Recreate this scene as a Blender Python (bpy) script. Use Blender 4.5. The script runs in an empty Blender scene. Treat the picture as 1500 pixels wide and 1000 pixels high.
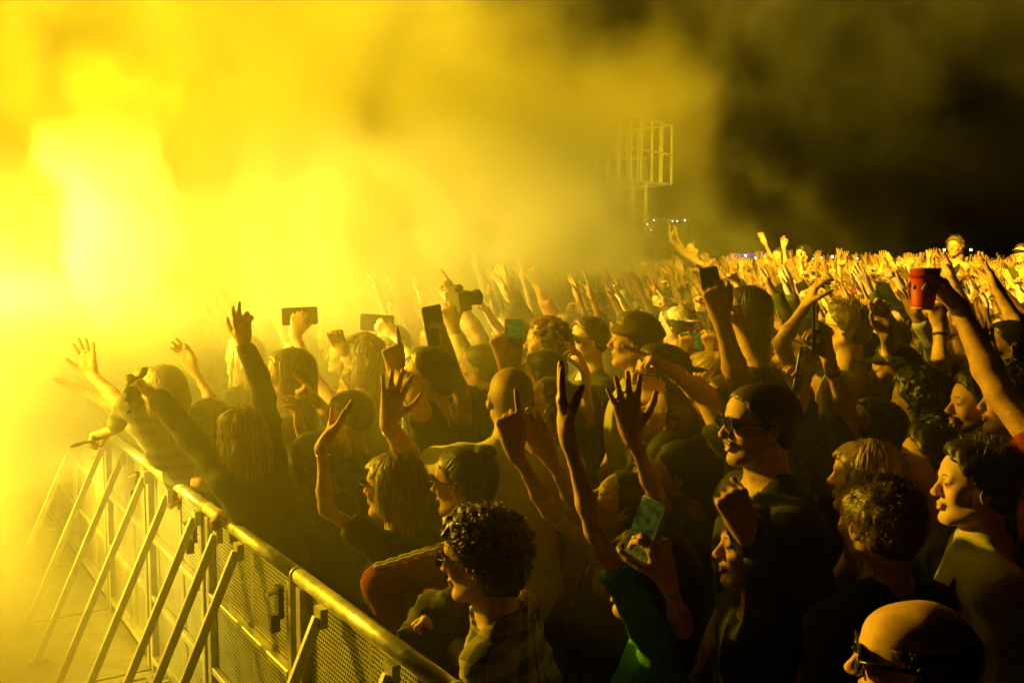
import bpy, math, random, time
import numpy as np
from mathutils import Vector, Matrix
from concurrent.futures import ThreadPoolExecutor

# ================================================================== camera, night sky, stage light, exposure
scene = bpy.context.scene
COL = scene.collection
FPX, CAM_H, HORIZON = 1458.0, 2.15, 375.0            # 35 mm lens, measured on a 1500 x 1000 frame
PITCH = math.atan((500 - HORIZON) / FPX)
cam_data = bpy.data.cameras.new('camera'); cam_data.lens = 35.0; cam_data.sensor_width = 36.0
cam_data.clip_start = .05; cam_data.clip_end = 2000
camera = bpy.data.objects.new('camera', cam_data); COL.objects.link(camera)
camera.location = (0, 0, CAM_H); camera.rotation_euler = (math.pi/2 - PITCH, 0, 0)
scene.camera = camera

world = bpy.data.worlds.new('World'); scene.world = world; world.use_nodes = True
wn = world.node_tree.nodes; wl = world.node_tree.links
sky = wn.new('ShaderNodeTexSky'); sky.sky_type = 'NISHITA'; sky.sun_disc = False
sky.sun_elevation = math.radians(-8); sky.sun_rotation = math.radians(200)
wl.new(sky.outputs['Color'], wn['Background'].inputs['Color']); wn['Background'].inputs['Strength'].default_value = 0.005

scene.view_settings.view_transform = 'Standard'; scene.view_settings.look = 'None'
scene.view_settings.exposure = 0.0; scene.view_settings.gamma = 1.0; scene.view_settings.use_curve_mapping = False
cy = scene.cycles
cy.use_denoising = True; cy.use_adaptive_sampling = True; cy.adaptive_threshold = .03; cy.max_bounces = 4; cy.diffuse_bounces = 2; cy.glossy_bounces = 2; cy.transmission_bounces = 2
cy.volume_bounces = 0; cy.transparent_max_bounces = 8; cy.volume_step_rate = 1.0; cy.volume_max_steps = 128
cy.sample_clamp_indirect = 4.0; cy.caustics_reflective = False; cy.caustics_refractive = False

def stage_lamp(loc, target, watts, colour, cone, blend, radius):
    d = bpy.data.lights.new('stage_floodlight_beam', 'SPOT'); d.energy = watts; d.color = colour
    d.spot_size = math.radians(cone); d.spot_blend = blend; d.shadow_soft_size = radius
    o = bpy.data.objects.new('stage_floodlight_beam', d); COL.objects.link(o)
    o.location = loc; o.rotation_euler = (Vector(target) - Vector(loc)).to_track_quat('-Z', 'Y').to_euler()
    return o
STAGE_LAMPS = [  # where the rig hangs, what it points at, watts, colour, cone, edge, radius: all off to the left of the picture
    ((-14.0, 8.0, 5.4), (1.0, 8.5, .9), 9500, (1.0, .67, .002), 44, .7, .35),
    ((-8.2, 5.0, 2.9), (-2.65, 6.1, 1.85), 95000, (1.0, .71, .070), 25, 1., .12),
    ((-6.6, 6.6, 3.3), (-1.4, 3.9, .8), 14500, (1.0, .58, .010), 62, .9, .12),
    ((-5.0, -3.0, 14.0), (8.4, 21.0, .0), 135000, (1.0, .66, .022), 36, 1., .30),
    ((-6.0, 0.0, 9.0), (6.7, 58.0, 7.0), 190000, (1.0, .66, .006), 8, .5, .20),
    ((-9.0, -1.0, 5.0), (-1.0, 9.0, 2.3), 4500, (1.0, .67, .002), 38, .8, .30),
    ((-12.0, 4.0, 9.5), (5.4, 7.2, 1.0), 64000, (1.0, .60, .010), 23, .9, .25),
    ((-6.8, 2.4, 3.4), (-2.7, 5.2, .9), 15500, (1.0, .69, .045), 40, .9, .12),
]
for a in STAGE_LAMPS: stage_lamp(*a)

F32 = np.float32
def V(*a): return np.array(a, dtype=np.float64)
def unit(v):
    v = np.asarray(v, float); n = np.linalg.norm(v)
    return v / n if n > 1e-9 else v
def rot(ax, deg):
    a = math.radians(deg); c, s = math.cos(a), math.sin(a)
    return {'x': np.array([[1,0,0],[0,c,-s],[0,s,c]]), 'y': np.array([[c,0,s],[0,1,0],[-s,0,c]]),
            'z': np.array([[c,-s,0],[s,c,0],[0,0,1]])}[ax]

# ------------------------------------------------------------------ distance-field body modeller
I3 = np.eye(3)
class Prim:
    __slots__ = ('kind', 'a', 'b', 'r', 'r2', 'k', 'R', 'o', 'op', 'sc', 'cut', 'lo', 'hi')
def _finish(p, pts, rad):
    W = [p.o + p.R @ np.asarray(q, float) for q in pts]
    pad = rad + p.k + .012
    p.lo = np.min(W, axis=0) - pad; p.hi = np.max(W, axis=0) + pad
    return p
def seg(a, b, r1, r2, k=.02, fr=None, op=0, sc=None, cut=None):
    p = Prim(); p.kind = 0; p.a, p.b = np.asarray(a, float), np.asarray(b, float); p.r, p.r2 = r1, r2
    p.k = k; p.o, p.R = fr if fr else (V(0,0,0), I3); p.op = op; p.sc = sc; p.cut = cut
    m = max(r1, r2) * (max(1, max(1 / np.asarray(sc))) if sc is not None else 1)
    return _finish(p, (a, b), m)
def ell(c, r, k=.02, fr=None, op=0, R=None):
    p = Prim(); p.kind = 1; p.a = np.asarray(c, float); p.r = np.asarray(r, float); p.k = k; p.op = op; p.cut = None; p.sc = None
    o, Rf = fr if fr else (V(0,0,0), I3)
    if R is not None: o = o + Rf @ p.a; Rf = Rf @ R; p.a = V(0,0,0)
    p.o, p.R = o, Rf
    return _finish(p, (p.a,), float(max(p.r)))
def rbox(c, b, r, k=.02, fr=None, op=0):
    p = Prim(); p.kind = 2; p.a = np.asarray(c, float); p.b = np.asarray(b, float); p.r = r; p.k = k; p.op = op; p.cut = None; p.sc = None
    p.o, p.R = fr if fr else (V(0,0,0), I3)
    return _finish(p, (p.a,), float(np.linalg.norm(p.b)) + r)
def peval(p, X, Y, Z):
    x, y, z = X - F32(p.o[0]), Y - F32(p.o[1]), Z - F32(p.o[2])
    R = p.R.astype(F32)
    if p.R is not I3:
        x, y, z = R[0,0]*x + R[1,0]*y + R[2,0]*z, R[0,1]*x + R[1,1]*y + R[2,1]*z, R[0,2]*x + R[1,2]*y + R[2,2]*z
    if p.kind == 0:
        a, b = p.a.astype(F32), p.b.astype(F32); m = F32(1)
        if p.sc is not None:
            s = np.asarray(p.sc, F32); x, y, z = x*s[0], y*s[1], z*s[2]; a = a*s; b = b*s; m = F32(1 / max(s))
        ba = b - a; px, py, pz = x - a[0], y - a[1], z - a[2]
        t = np.clip((px*ba[0] + py*ba[1] + pz*ba[2]) / F32(max(ba @ ba, 1e-9)), 0, 1)
        d = np.sqrt((px - t*ba[0])**2 + (py - t*ba[1])**2 + (pz - t*ba[2])**2) - (F32(p.r) + t*F32(p.r2 - p.r))
        d = d * m
        if p.cut is not None:
            e, n = p.cut
            d = np.maximum(d, (x - F32(e[0]))*F32(n[0]) + (y - F32(e[1]))*F32(n[1]) + (z - F32(e[2]))*F32(n[2]))
        return d
    if p.kind == 1:
        x, y, z = x - F32(p.a[0]), y - F32(p.a[1]), z - F32(p.a[2]); r = p.r.astype(F32)
        k0 = np.sqrt((x/r[0])**2 + (y/r[1])**2 + (z/r[2])**2)
        k1 = np.sqrt((x/r[0]**2)**2 + (y/r[1]**2)**2 + (z/r[2]**2)**2)
        return k0*(k0 - 1) / np.maximum(k1, F32(1e-6))
    q0, q1, q2 = abs(x - F32(p.a[0])) - F32(p.b[0]), abs(y - F32(p.a[1])) - F32(p.b[1]), abs(z - F32(p.a[2])) - F32(p.b[2])
    return np.sqrt(np.maximum(q0,0)**2 + np.maximum(q1,0)**2 + np.maximum(q2,0)**2) + np.minimum(np.maximum(np.maximum(q0,q1),q2),0) - F32(p.r)

def field(prims, lo, hi, h, post=None):
    n = np.maximum(np.ceil((hi - lo) / h).astype(int) + 1, 2)
    xs, ys, zs = [(lo[i] + h*np.arange(n[i])).astype(F32) for i in range(3)]
    D = np.full(n, .15, F32)
    for p in prims:
        i0 = np.maximum(np.floor((p.lo - lo) / h).astype(int), 0); i1 = np.minimum(np.ceil((p.hi - lo) / h).astype(int) + 1, n)
        if (i1 <= i0).any(): continue
        sl = tuple(slice(i0[i], i1[i]) for i in range(3))
        d = peval(p, xs[sl[0]][:,None,None], ys[sl[1]][None,:,None], zs[sl[2]][None,None,:])
        c = D[sl]; k = F32(max(p.k, 1e-4))
        if p.op == 0:
            e = np.maximum(k - np.abs(c - d), 0); D[sl] = np.minimum(c, d) - e*e / (4*k)
        else:
            d = -d; e = np.maximum(k - np.abs(c - d), 0); D[sl] = np.maximum(c, d) + e*e / (4*k)
    if post is not None:
        D = post(D, xs[:,None,None], ys[None,:,None], zs[None,None,:])
    return D

_E = [(0,1),(2,3),(4,5),(6,7),(0,2),(1,3),(4,6),(5,7),(0,4),(1,5),(2,6),(3,7)]
_C = np.array([[c & 1, (c >> 1) & 1, (c >> 2) & 1] for c in range(8)], F32)
def surface_nets(D, lo, h):
    S = D < 0
    a = S[:-1]; b = S[1:]; 
    any_ = a | b; all_ = a & b
    any_ = any_[:,:-1] | any_[:,1:]; all_ = all_[:,:-1] & all_[:,1:]
    any_ = any_[:,:,:-1] | any_[:,:,1:]; all_ = all_[:,:,:-1] & all_[:,:,1:]
    act = any_ & ~all_
    I = np.argwhere(act)
    if len(I) == 0: return np.zeros((0,3)), np.zeros((0,4), int)
    idx = np.full(act.shape, -1, np.int32); idx[act] = np.arange(len(I), dtype=np.int32)
    val = np.stack([D[I[:,0] + (c & 1), I[:,1] + ((c >> 1) & 1), I[:,2] + ((c >> 2) & 1)] for c in range(8)], 1)
    acc = np.zeros((len(I), 3), F32); cnt = np.zeros((len(I), 1), F32)
    for i, j in _E:
        m = (val[:,i] < 0) != (val[:,j] < 0)
        t = np.where(m, val[:,i] / np.where(m, val[:,i] - val[:,j], 1), 0)[:,None]
        acc += np.where(m[:,None], _C[i] + t*(_C[j] - _C[i]), 0); cnt += m[:,None]
    Vt = (I + acc / cnt) * h + lo
    faces = []
    for ax in range(3):
        s0 = [slice(None)]*3; s1 = [slice(None)]*3; s0[ax] = slice(0, -1); s1[ax] = slice(1, None)
        A, B = S[tuple(s0)], S[tuple(s1)]
        ch = A != B
        u, v = (ax + 1) % 3, (ax + 2) % 3
        cs = [slice(None)]*3; cs[u] = slice(1, -1); cs[v] = slice(1, -1)
        J = np.argwhere(ch[tuple(cs)]); J[:,u] += 1; J[:,v] += 1
        if len(J) == 0: continue
        fl = A[J[:,0], J[:,1], J[:,2]]
        q = []
        for du, dv in ((-1,-1),(0,-1),(0,0),(-1,0)):
            K = J.copy(); K[:,u] += du; K[:,v] += dv
            q.append(idx[K[:,0], K[:,1], K[:,2]])
        q = np.stack(q, 1)
        q = np.where(fl[:,None], q, q[:,::-1])
        faces.append(q)
    return Vt, np.concatenate(faces)

def mesh_of(prims, h, lo=None, hi=None, post=None):
    if lo is None:
        adds = [p for p in prims if p.op == 0]
        lo = np.min([p.lo for p in adds], axis=0); hi = np.max([p.hi for p in adds], axis=0)
    return surface_nets(field(prims, lo, hi, h, post), lo, h)
def boundary_verts(F):
    e = np.concatenate([F[:,[0,1]], F[:,[1,2]], F[:,[2,3]], F[:,[3,0]]]); e = np.sort(e, 1)
    u, c = np.unique(e, axis=0, return_counts=True)
    return np.unique(u[c == 1])
def multires(prims, h, boxes):
    """one field, finer cells in the given boxes (lo, hi, h); the rim of each fine patch is welded to the coarse surface"""
    Vt, Fq = mesh_of(prims, h)
    if len(boxes):
        c = Vt[Fq].mean(1); keep = np.ones(len(Fq), bool)
        for lo, hi, hh in boxes:
            keep &= ~np.all((c > lo + 1.2*h) & (c < hi - 1.2*h), axis=1)
        Fq = Fq[keep]
    used0 = np.unique(Fq); VV, FF, n = [Vt], [Fq], len(Vt)
    for lo, hi, hh in boxes:
        v, f = mesh_of(prims, hh, np.asarray(lo, float), np.asarray(hi, float))
        if len(f) == 0: continue
        m = np.arange(len(v)) + n; b = boundary_verts(f)
        if len(b):
            near = used0[np.all((Vt[used0] > lo - 2*h) & (Vt[used0] < hi + 2*h), axis=1)]
            if len(near):
                d = ((v[b][:,None] - Vt[near][None])**2).sum(2); k = d.argmin(1); ok = d[np.arange(len(b)), k] < (1.3*h)**2
                m[b[ok]] = near[k[ok]]
        f = m[f]; bad = (f[:,0] == f[:,1]) | (f[:,1] == f[:,2]) | (f[:,2] == f[:,3]) | (f[:,3] == f[:,0]) | (f[:,0] == f[:,2]) | (f[:,1] == f[:,3])
        VV.append(v); FF.append(f[~bad]); n += len(v)
    Vt = np.concatenate(VV); Fq = np.concatenate(FF)
    used = np.zeros(len(Vt), bool); used[Fq.ravel()] = True
    re = np.cumsum(used) - 1
    return Vt[used], re[Fq]
# ================================================================== smoke
class NG:
    """tiny expression builder for a geometry-node field"""
    def __init__(s, t): s.t = t
    def node(s, typ, **kw):
        n = s.t.nodes.new(typ)
        for k, v in kw.items(): setattr(n, k, v)
        return n
    def put(s, sock, v):
        if hasattr(v, 'links') or isinstance(v, bpy.types.NodeSocket): s.t.links.new(v, sock)
        else: sock.default_value = v
    def m(s, op, *a, clamp=False):
        n = s.node('ShaderNodeMath', operation=op, use_clamp=clamp)
        for i, v in enumerate(a): s.put(n.inputs[i], v)
        return n.outputs[0]
    def ramp(s, v, a, b, c=0., d=1., smooth=True):
        n = s.node('ShaderNodeMapRange', interpolation_type='SMOOTHSTEP' if smooth else 'LINEAR', clamp=True)
        for i, q in enumerate((v, a, b, c, d)): s.put(n.inputs[i], q)
        return n.outputs[0]
    def noise(s, vec, scale, detail=3., rough=.5, dist=0.):
        n = s.node('ShaderNodeTexNoise', noise_dimensions='3D')
        s.put(n.inputs['Vector'], vec); n.inputs['Scale'].default_value = scale; n.inputs['Detail'].default_value = detail
        n.inputs['Roughness'].default_value = rough; n.inputs['Distortion'].default_value = dist
        return n.outputs['Fac'] if 'Fac' in n.outputs else n.outputs[0]

def smoke_material(rate):
    m = bpy.data.materials.new('smoke'); m.use_nodes = True; t = m.node_tree; m.cycles.volume_step_rate = rate
    for n in list(t.nodes):
        if n.type == 'BSDF_PRINCIPLED': t.nodes.remove(n)
    p = t.nodes.new('ShaderNodeVolumePrincipled'); p.inputs['Color'].default_value = (.93,.93,.93,1); p.inputs['Density'].default_value = 1.0
    p.inputs['Anisotropy'].default_value = .3
    out = [n for n in t.nodes if n.type == 'OUTPUT_MATERIAL'][0]
    t.links.new(p.outputs[0], out.inputs['Volume'])
    return m
def smoke_cloud(name, label, lo, hi, cell, density):
    SMOKE_MAT = smoke_material(.4 / cell)              # the same step length in every cloud
    me = bpy.data.meshes.new(name)
    vs = [(x, y, z) for x in (lo[0], hi[0]) for y in (lo[1], hi[1]) for z in (lo[2], hi[2])]
    me.from_pydata(vs, [], [(0,1,3,2),(4,6,7,5),(0,4,5,1),(2,3,7,6),(0,2,6,4),(1,5,7,3)]); me.materials.append(SMOKE_MAT)
    o = bpy.data.objects.new(name, me); COL.objects.link(o)
    o['label'] = label; o['category'] = 'smoke'; o['kind'] = 'stuff'
    t = bpy.data.node_groups.new(name, 'GeometryNodeTree')
    t.interface.new_socket('Geometry', in_out='INPUT', socket_type='NodeSocketGeometry')
    t.interface.new_socket('Geometry', in_out='OUTPUT', socket_type='NodeSocketGeometry')
    g = NG(t); out = g.node('NodeGroupOutput')
    vc = g.node('GeometryNodeVolumeCube'); vc.inputs['Min'].default_value = lo; vc.inputs['Max'].default_value = hi
    for ax, k in zip('XYZ', range(3)): vc.inputs['Resolution ' + ax].default_value = max(4, int((hi[k] - lo[k]) / cell))
    pos = g.node('GeometryNodeInputPosition').outputs[0]
    sep = g.node('ShaderNodeSeparateXYZ'); t.links.new(pos, sep.inputs[0])
    d = density(g, pos, sep.outputs[0], sep.outputs[1], sep.outputs[2])
    # fade to nothing at the faces of the box
    for s_, a, b in ((sep.outputs[0], lo[0], hi[0]), (sep.outputs[1], lo[1], hi[1]), (sep.outputs[2], lo[2], hi[2])):
        e = .12*(b - a)
        if a > .05: d = g.m('MULTIPLY', d, g.ramp(s_, a, a + e))
        elif a < -.05: d = g.m('MULTIPLY', d, g.ramp(s_, a, a + .4))
        d = g.m('MULTIPLY', d, g.ramp(s_, b - e, b, 1., 0.))
    t.links.new(d, vc.inputs['Density'])
    sm = g.node('GeometryNodeSetMaterial'); sm.inputs['Material'].default_value = SMOKE_MAT
    t.links.new(vc.outputs[0], sm.inputs[0]); t.links.new(sm.outputs[0], out.inputs[0])
    md = o.modifiers.new('smoke', 'NODES'); md.node_group = t
    return o
def bank_density(g, pos, x, y, z):
    n1 = g.noise(pos, .45, 6., .62, 1.3); n2 = g.noise(pos, 1.25, 5., .62, .9)
    n = g.m('ADD', g.m('MULTIPLY', n1, .58), g.m('MULTIPLY', n2, .42))
    # the bank lies along the stage side and thins out to the right; its edge wanders with the noise
    edge = g.m('ADD', g.m('MULTIPLY_ADD', y, -.13, x), g.m('MULTIPLY_ADD', n1, -9.0, 4.5))
    lay = g.m('MULTIPLY', g.ramp(edge, -2.9, -.2, 1., 0.), g.ramp(x, -4.6, -3.2, .15, 1.))
    edge = g.m('ADD', edge, g.ramp(z, 2.0, 4.4, -1.1, 1.2)); lay = g.m('MULTIPLY', g.ramp(edge, -2.9, -.2, 1., 0.), g.ramp(x, -4.6, -3.2, .15, 1.))
    hgt = g.m('MULTIPLY', g.ramp(z, 0.2, 1.2, .6, 1.), g.ramp(z, 2.6, 6.0, 1., .16))
    depth = g.m('MULTIPLY', g.ramp(y, 4.0, 6.4, .10, 1.), g.ramp(y, 10.5, 16., 1., 0.))
    billow = g.ramp(n, .455, .575, .02, 2.1)
    d = g.m('MULTIPLY', g.m('MULTIPLY', lay, hgt), g.m('MULTIPLY', depth, billow))
    # clearer air around the jet
    ax = g.m('SQRT', g.m('ADD', g.m('POWER', g.m('SUBTRACT', x, -2.6), 2.), g.m('POWER', g.m('SUBTRACT', y, 6.3), 2.)))
    d = g.m('MULTIPLY', d, g.ramp(ax, .7, 2.0, .12, 1.))
    high = g.m('MULTIPLY', g.ramp(z, 2.6, 5.0, 0., 1.), g.ramp(n, .49, .62, 0., .085))
    high = g.m('MULTIPLY', high, g.ramp(x, 2., 8., 1., .3))
    # low fog lying in the pit on the stage side of the barrier
    pit = g.m('MULTIPLY', g.ramp(g.m('MULTIPLY_ADD', y, .65, x), .1, 1.1, 1., 0.), g.ramp(z, .2, 1.5, 1., 0.))
    pit = g.m('MULTIPLY', g.m('MULTIPLY', pit, g.ramp(y, 2.4, 4.6, .0, 1.)), g.ramp(n, .38, .62, .5, 1.4))
    # thin veil between the camera and the left half of the crowd
    veil = g.m('MULTIPLY', g.ramp(x, -1.6, .5, 1., 0.), g.m('MULTIPLY', g.ramp(y, 2.6, 5.0, .0, 1.), g.ramp(n, .38, .60, .35, 1.5)))
    veil = g.m('MULTIPLY', g.m('MULTIPLY', veil, g.ramp(ax, .7, 1.8, .25, 1.)), g.ramp(z, 2.2, 4.0, 1., .2))
    body = g.m('MULTIPLY_ADD', g.m('ADD', d, high), .70, g.m('MULTIPLY', pit, 2.8))
    return g.m('MULTIPLY_ADD', veil, .09, body)
def jet_density(g, pos, x, y, z):
    n1 = g.noise(pos, 1.5, 5., .62, .9); n2 = g.noise(pos, 4.2, 4., .6, .3)
    n = g.m('ADD', g.m('MULTIPLY', n1, .7), g.m('MULTIPLY', n2, .3))
    e = g.m('MULTIPLY_ADD', n, 2.6, -1.3)
    # column: leans back to the left as it rises, ends in a cauliflower top
    cx = g.m('MULTIPLY_ADD', g.m('SUBTRACT', z, 2.2), -.12, -2.50)
    r = g.m('SQRT', g.m('ADD', g.m('POWER', g.m('SUBTRACT', x, cx), 2.), g.m('POWER', g.m('SUBTRACT', y, 6.6), 2.)))
    q = g.m('SUBTRACT', g.m('DIVIDE', r, .40), e)
    col = g.m('MULTIPLY', g.ramp(q, .76, .98, 1., 0.), g.ramp(g.m('MULTIPLY_ADD', n, -1.6, z), 2.2, 2.6, 1., 0.))
    # low cloud rolling over the pit
    rx = g.m('DIVIDE', g.m('SUBTRACT', x, -2.75), .62); ry = g.m('DIVIDE', g.m('SUBTRACT', y, 5.6), .8); rz = g.m('DIVIDE', g.m('SUBTRACT', z, 1.45), .58)
    r2 = g.m('SQRT', g.m('ADD', g.m('ADD', g.m('POWER', rx, 2.), g.m('POWER', ry, 2.)), g.m('POWER', rz, 2.)))
    low = g.ramp(g.m('SUBTRACT', r2, e), .55, 1.15, 1., 0.)
    return g.m('ADD', g.m('MULTIPLY', col, 11.0), g.m('MULTIPLY', low, 4.0))
def smoke_density(g, pos, x, y, z):
    return g.m('ADD', bank_density(g, pos, x, y, z), jet_density(g, pos, x, y, z))
SMOKE = smoke_cloud('smoke', 'yellow lit smoke with a dense bright plume at far left drifting over the crowd', (-6.6, 1.6, 0.), (8.6, 19., 8.4), .085, smoke_density)
# ================================================================== shared helpers
def at(px, py, Y):
    """the point at depth Y metres in front of the camera that lies behind pixel (px, py) of the 1500 x 1000 frame"""
    a, b = (px - 750) / FPX, (500 - py) / FPX
    cp, sp = math.cos(PITCH), math.sin(PITCH)
    d = V(a, cp + b*sp, -sp + b*cp)
    return V(0, 0, CAM_H) + d*(Y / d[1])
def at_z(px, py, z):
    a, b = (px - 750) / FPX, (500 - py) / FPX
    cp, sp = math.cos(PITCH), math.sin(PITCH)
    d = V(a, cp + b*sp, -sp + b*cp)
    return V(0, 0, CAM_H) + d*((z - CAM_H) / d[2])
def pix(P):
    cp, sp = math.cos(PITCH), math.sin(PITCH); q = np.asarray(P, float) - V(0, 0, CAM_H)
    w = q[1]*cp - q[2]*sp; u = q[1]*sp + q[2]*cp
    return 750 + FPX*q[0] / w, 500 - FPX*u / w

def new_mat(name, colour, rough=.6, metal=0., bump=0., bscale=200., vary=.0, vscale=8., tint=False, emit=None, espec=.4, coords='Object'):
    m = bpy.data.materials.new(name); m.use_nodes = True; t = m.node_tree; N = t.nodes; L = t.links
    b = N['Principled BSDF']; b.inputs['Base Color'].default_value = (*colour, 1); b.inputs['Roughness'].default_value = rough; b.inputs['Metallic'].default_value = metal
    b.inputs['Specular IOR Level'].default_value = espec
    tc = N.new('ShaderNodeTexCoord'); col = None
    if vary or tint:
        x = N.new('ShaderNodeMix'); x.data_type = 'RGBA'; x.blend_type = 'MULTIPLY'; x.inputs[0].default_value = 1; x.inputs[6].default_value = (*colour, 1); x.inputs[7].default_value = (1,1,1,1)
        col = x.outputs[2]
        if tint:
            a = N.new('ShaderNodeAttribute'); a.attribute_name = 'tint'; L.new(a.outputs['Color'], x.inputs[7])
        if vary:
            n = N.new('ShaderNodeTexNoise'); n.inputs['Scale'].default_value = vscale; n.inputs['Detail'].default_value = 5; L.new(tc.outputs[coords], n.inputs['Vector'])
            r = N.new('ShaderNodeMapRange'); r.inputs[1].default_value = .3; r.inputs[2].default_value = .7; r.inputs[3].default_value = 1 - vary; r.inputs[4].default_value = 1 + vary
            L.new(n.outputs[0], r.inputs[0])
            h = N.new('ShaderNodeMix'); h.data_type = 'RGBA'; h.blend_type = 'MULTIPLY'; h.inputs[0].default_value = 1
            L.new(col, h.inputs[6]); L.new(r.outputs[0], h.inputs[7]); col = h.outputs[2]
            rr = N.new('ShaderNodeMapRange'); rr.inputs[3].default_value = max(.05, rough - .12); rr.inputs[4].default_value = min(1, rough + .12); L.new(n.outputs[0], rr.inputs[0]); L.new(rr.outputs[0], b.inputs['Roughness'])
        L.new(col, b.inputs['Base Color'])
    if bump:
        n = N.new('ShaderNodeTexNoise'); n.inputs['Scale'].default_value = bscale; n.inputs['Detail'].default_value = 3; L.new(tc.outputs[coords], n.inputs['Vector'])
        bp = N.new('ShaderNodeBump'); bp.inputs['Strength'].default_value = bump; bp.inputs['Distance'].default_value = .004; L.new(n.outputs[0], bp.inputs['Height']); L.new(bp.outputs[0], b.inputs['Normal'])
    if emit:
        b.inputs['Emission Color'].default_value = (*emit[:3], 1); b.inputs['Emission Strength'].default_value = emit[3]
    return m
_MC = {}
def mat(name, *a, **k):
    if name not in _MC: _MC[name] = new_mat(name, *a, **k)
    return _MC[name]

def mesh_data(name, v, f, mats, smooth=True, tint=None, midx=None):
    v = np.asarray(v, np.float32); me = bpy.data.meshes.new(name)
    if isinstance(f, np.ndarray):
        n, k = f.shape
        me.vertices.add(len(v)); me.vertices.foreach_set('co', v.ravel())
        me.loops.add(n*k); me.loops.foreach_set('vertex_index', f.astype(np.int32).ravel())
        me.polygons.add(n); me.polygons.foreach_set('loop_start', np.arange(0, n*k, k, dtype=np.int32)); me.polygons.foreach_set('loop_total', np.full(n, k, np.int32))
        me.update(calc_edges=True)
    else: me.from_pydata(v.tolist(), [], f)
    for m in (mats if isinstance(mats, (list, tuple)) else [mats]): me.materials.append(m)
    if midx is not None: me.polygons.foreach_set('material_index', np.asarray(midx, np.int32))
    if smooth: me.polygons.foreach_set('use_smooth', np.ones(len(me.polygons), bool))
    if tint is not None:
        a = me.color_attributes.new('tint', 'FLOAT_COLOR', 'POINT'); a.data.foreach_set('color', np.asarray(tint, np.float32).ravel())
    return me
def link(name, me, parent=None, loc=None, rotz=None):
    o = bpy.data.objects.new(name, me); COL.objects.link(o)
    if parent is not None: o.parent = parent
    if loc is not None: o.location = loc
    if rotz is not None: o.rotation_euler = (0, 0, rotz)
    return o
def tag(o, label=None, cat=None, group=None, kind=None):
    if label: o['label'] = label
    if cat: o['category'] = cat
    if group: o['group'] = group
    if kind: o['kind'] = kind
    return o

class MB:
    """collects simple solids into one mesh"""
    def __init__(s): s.v, s.f = [], []
    def add(s, v, f):
        n = len(s.v); s.v += [tuple(map(float, p)) for p in v]; s.f += [tuple(i + n for i in q) for q in f]; return s
    def box(s, c, half, R=I3):
        c = np.asarray(c, float); v = [c + R @ V(x*half[0], y*half[1], z*half[2]) for x in (-1,1) for y in (-1,1) for z in (-1,1)]
        return s.add(v, [(0,1,3,2),(4,6,7,5),(0,4,5,1),(2,3,7,6),(0,2,6,4),(1,5,7,3)])
    def bar(s, a, b, w, h, up=(0,0,1), ch=.0):
        a, b = np.asarray(a, float), np.asarray(b, float); z = unit(b - a); y = np.asarray(up, float); y = y - z*(y @ z)
        if np.linalg.norm(y) < 1e-3: y = V(1,0,0) - z*z[0]
        y = unit(y); x = np.cross(y, z); c = min(w, h)*.18
        prof = [(w-c,h),(w,h-c),(w,-h+c),(w-c,-h),(-w+c,-h),(-w,-h+c),(-w,h-c),(-w+c,h)]
        v = [p + x*q[0] + y*q[1] for p in (a, b) for q in prof]; n = 8
        return s.add(v, [(i, (i+1) % n, n + (i+1) % n, n + i) for i in range(n)] + [tuple(range(n))[::-1], tuple(range(n, 2*n))])
    def tube(s, pts, r, n=10, caps=True):
        pts = [np.asarray(p, float) for p in pts]; v = []; m = len(pts)
        for i, p in enumerate(pts):
            t = unit(pts[min(i+1, m-1)] - pts[max(i-1, 0)]); u = V(0,0,1) if abs(t[2]) < .9 else V(1,0,0)
            x = unit(np.cross(t, u)); y = np.cross(t, x); rr = r[i] if isinstance(r, (list, tuple, np.ndarray)) else r
            v += [p + (x*math.cos(k*math.tau/n) + y*math.sin(k*math.tau/n))*rr for k in range(n)]
        f = [(i*n + k, i*n + (k+1) % n, (i+1)*n + (k+1) % n, (i+1)*n + k) for i in range(m-1) for k in range(n)]
        if caps: f += [tuple(range(n))[::-1], tuple(range((m-1)*n, m*n))]
        return s.add(v, f)
    def lathe(s, prof, c, R=I3, n=24):
        v = [np.asarray(c, float) + R @ V(r*math.cos(k*math.tau/n), r*math.sin(k*math.tau/n), z) for r, z in prof for k in range(n)]
        return s.add(v, [(i*n + k, i*n + (k+1) % n, (i+1)*n + (k+1) % n, (i+1)*n + k) for i in range(len(prof)-1) for k in range(n)])
    def data(s, name, m, smooth=False): 
        me = mesh_data(name, s.v, s.f, m, smooth)
        return me
    def build(s, name, m, parent=None, smooth=False, loc=None):
        return link(name, s.data(name, m, smooth), parent, loc)

# ================================================================== ground
M_GROUND = new_mat('trampled_ground', (.055,.048,.030), .95, bump=1., bscale=30, vary=.5, vscale=1.5)
g = MB(); g.add([(-600,-200,0),(600,-200,0),(600,900,0),(-600,900,0)], [(0,1,2,3)])
tag(g.build('ground', M_GROUND), 'dark trampled festival ground under the crowd', kind='structure')

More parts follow.
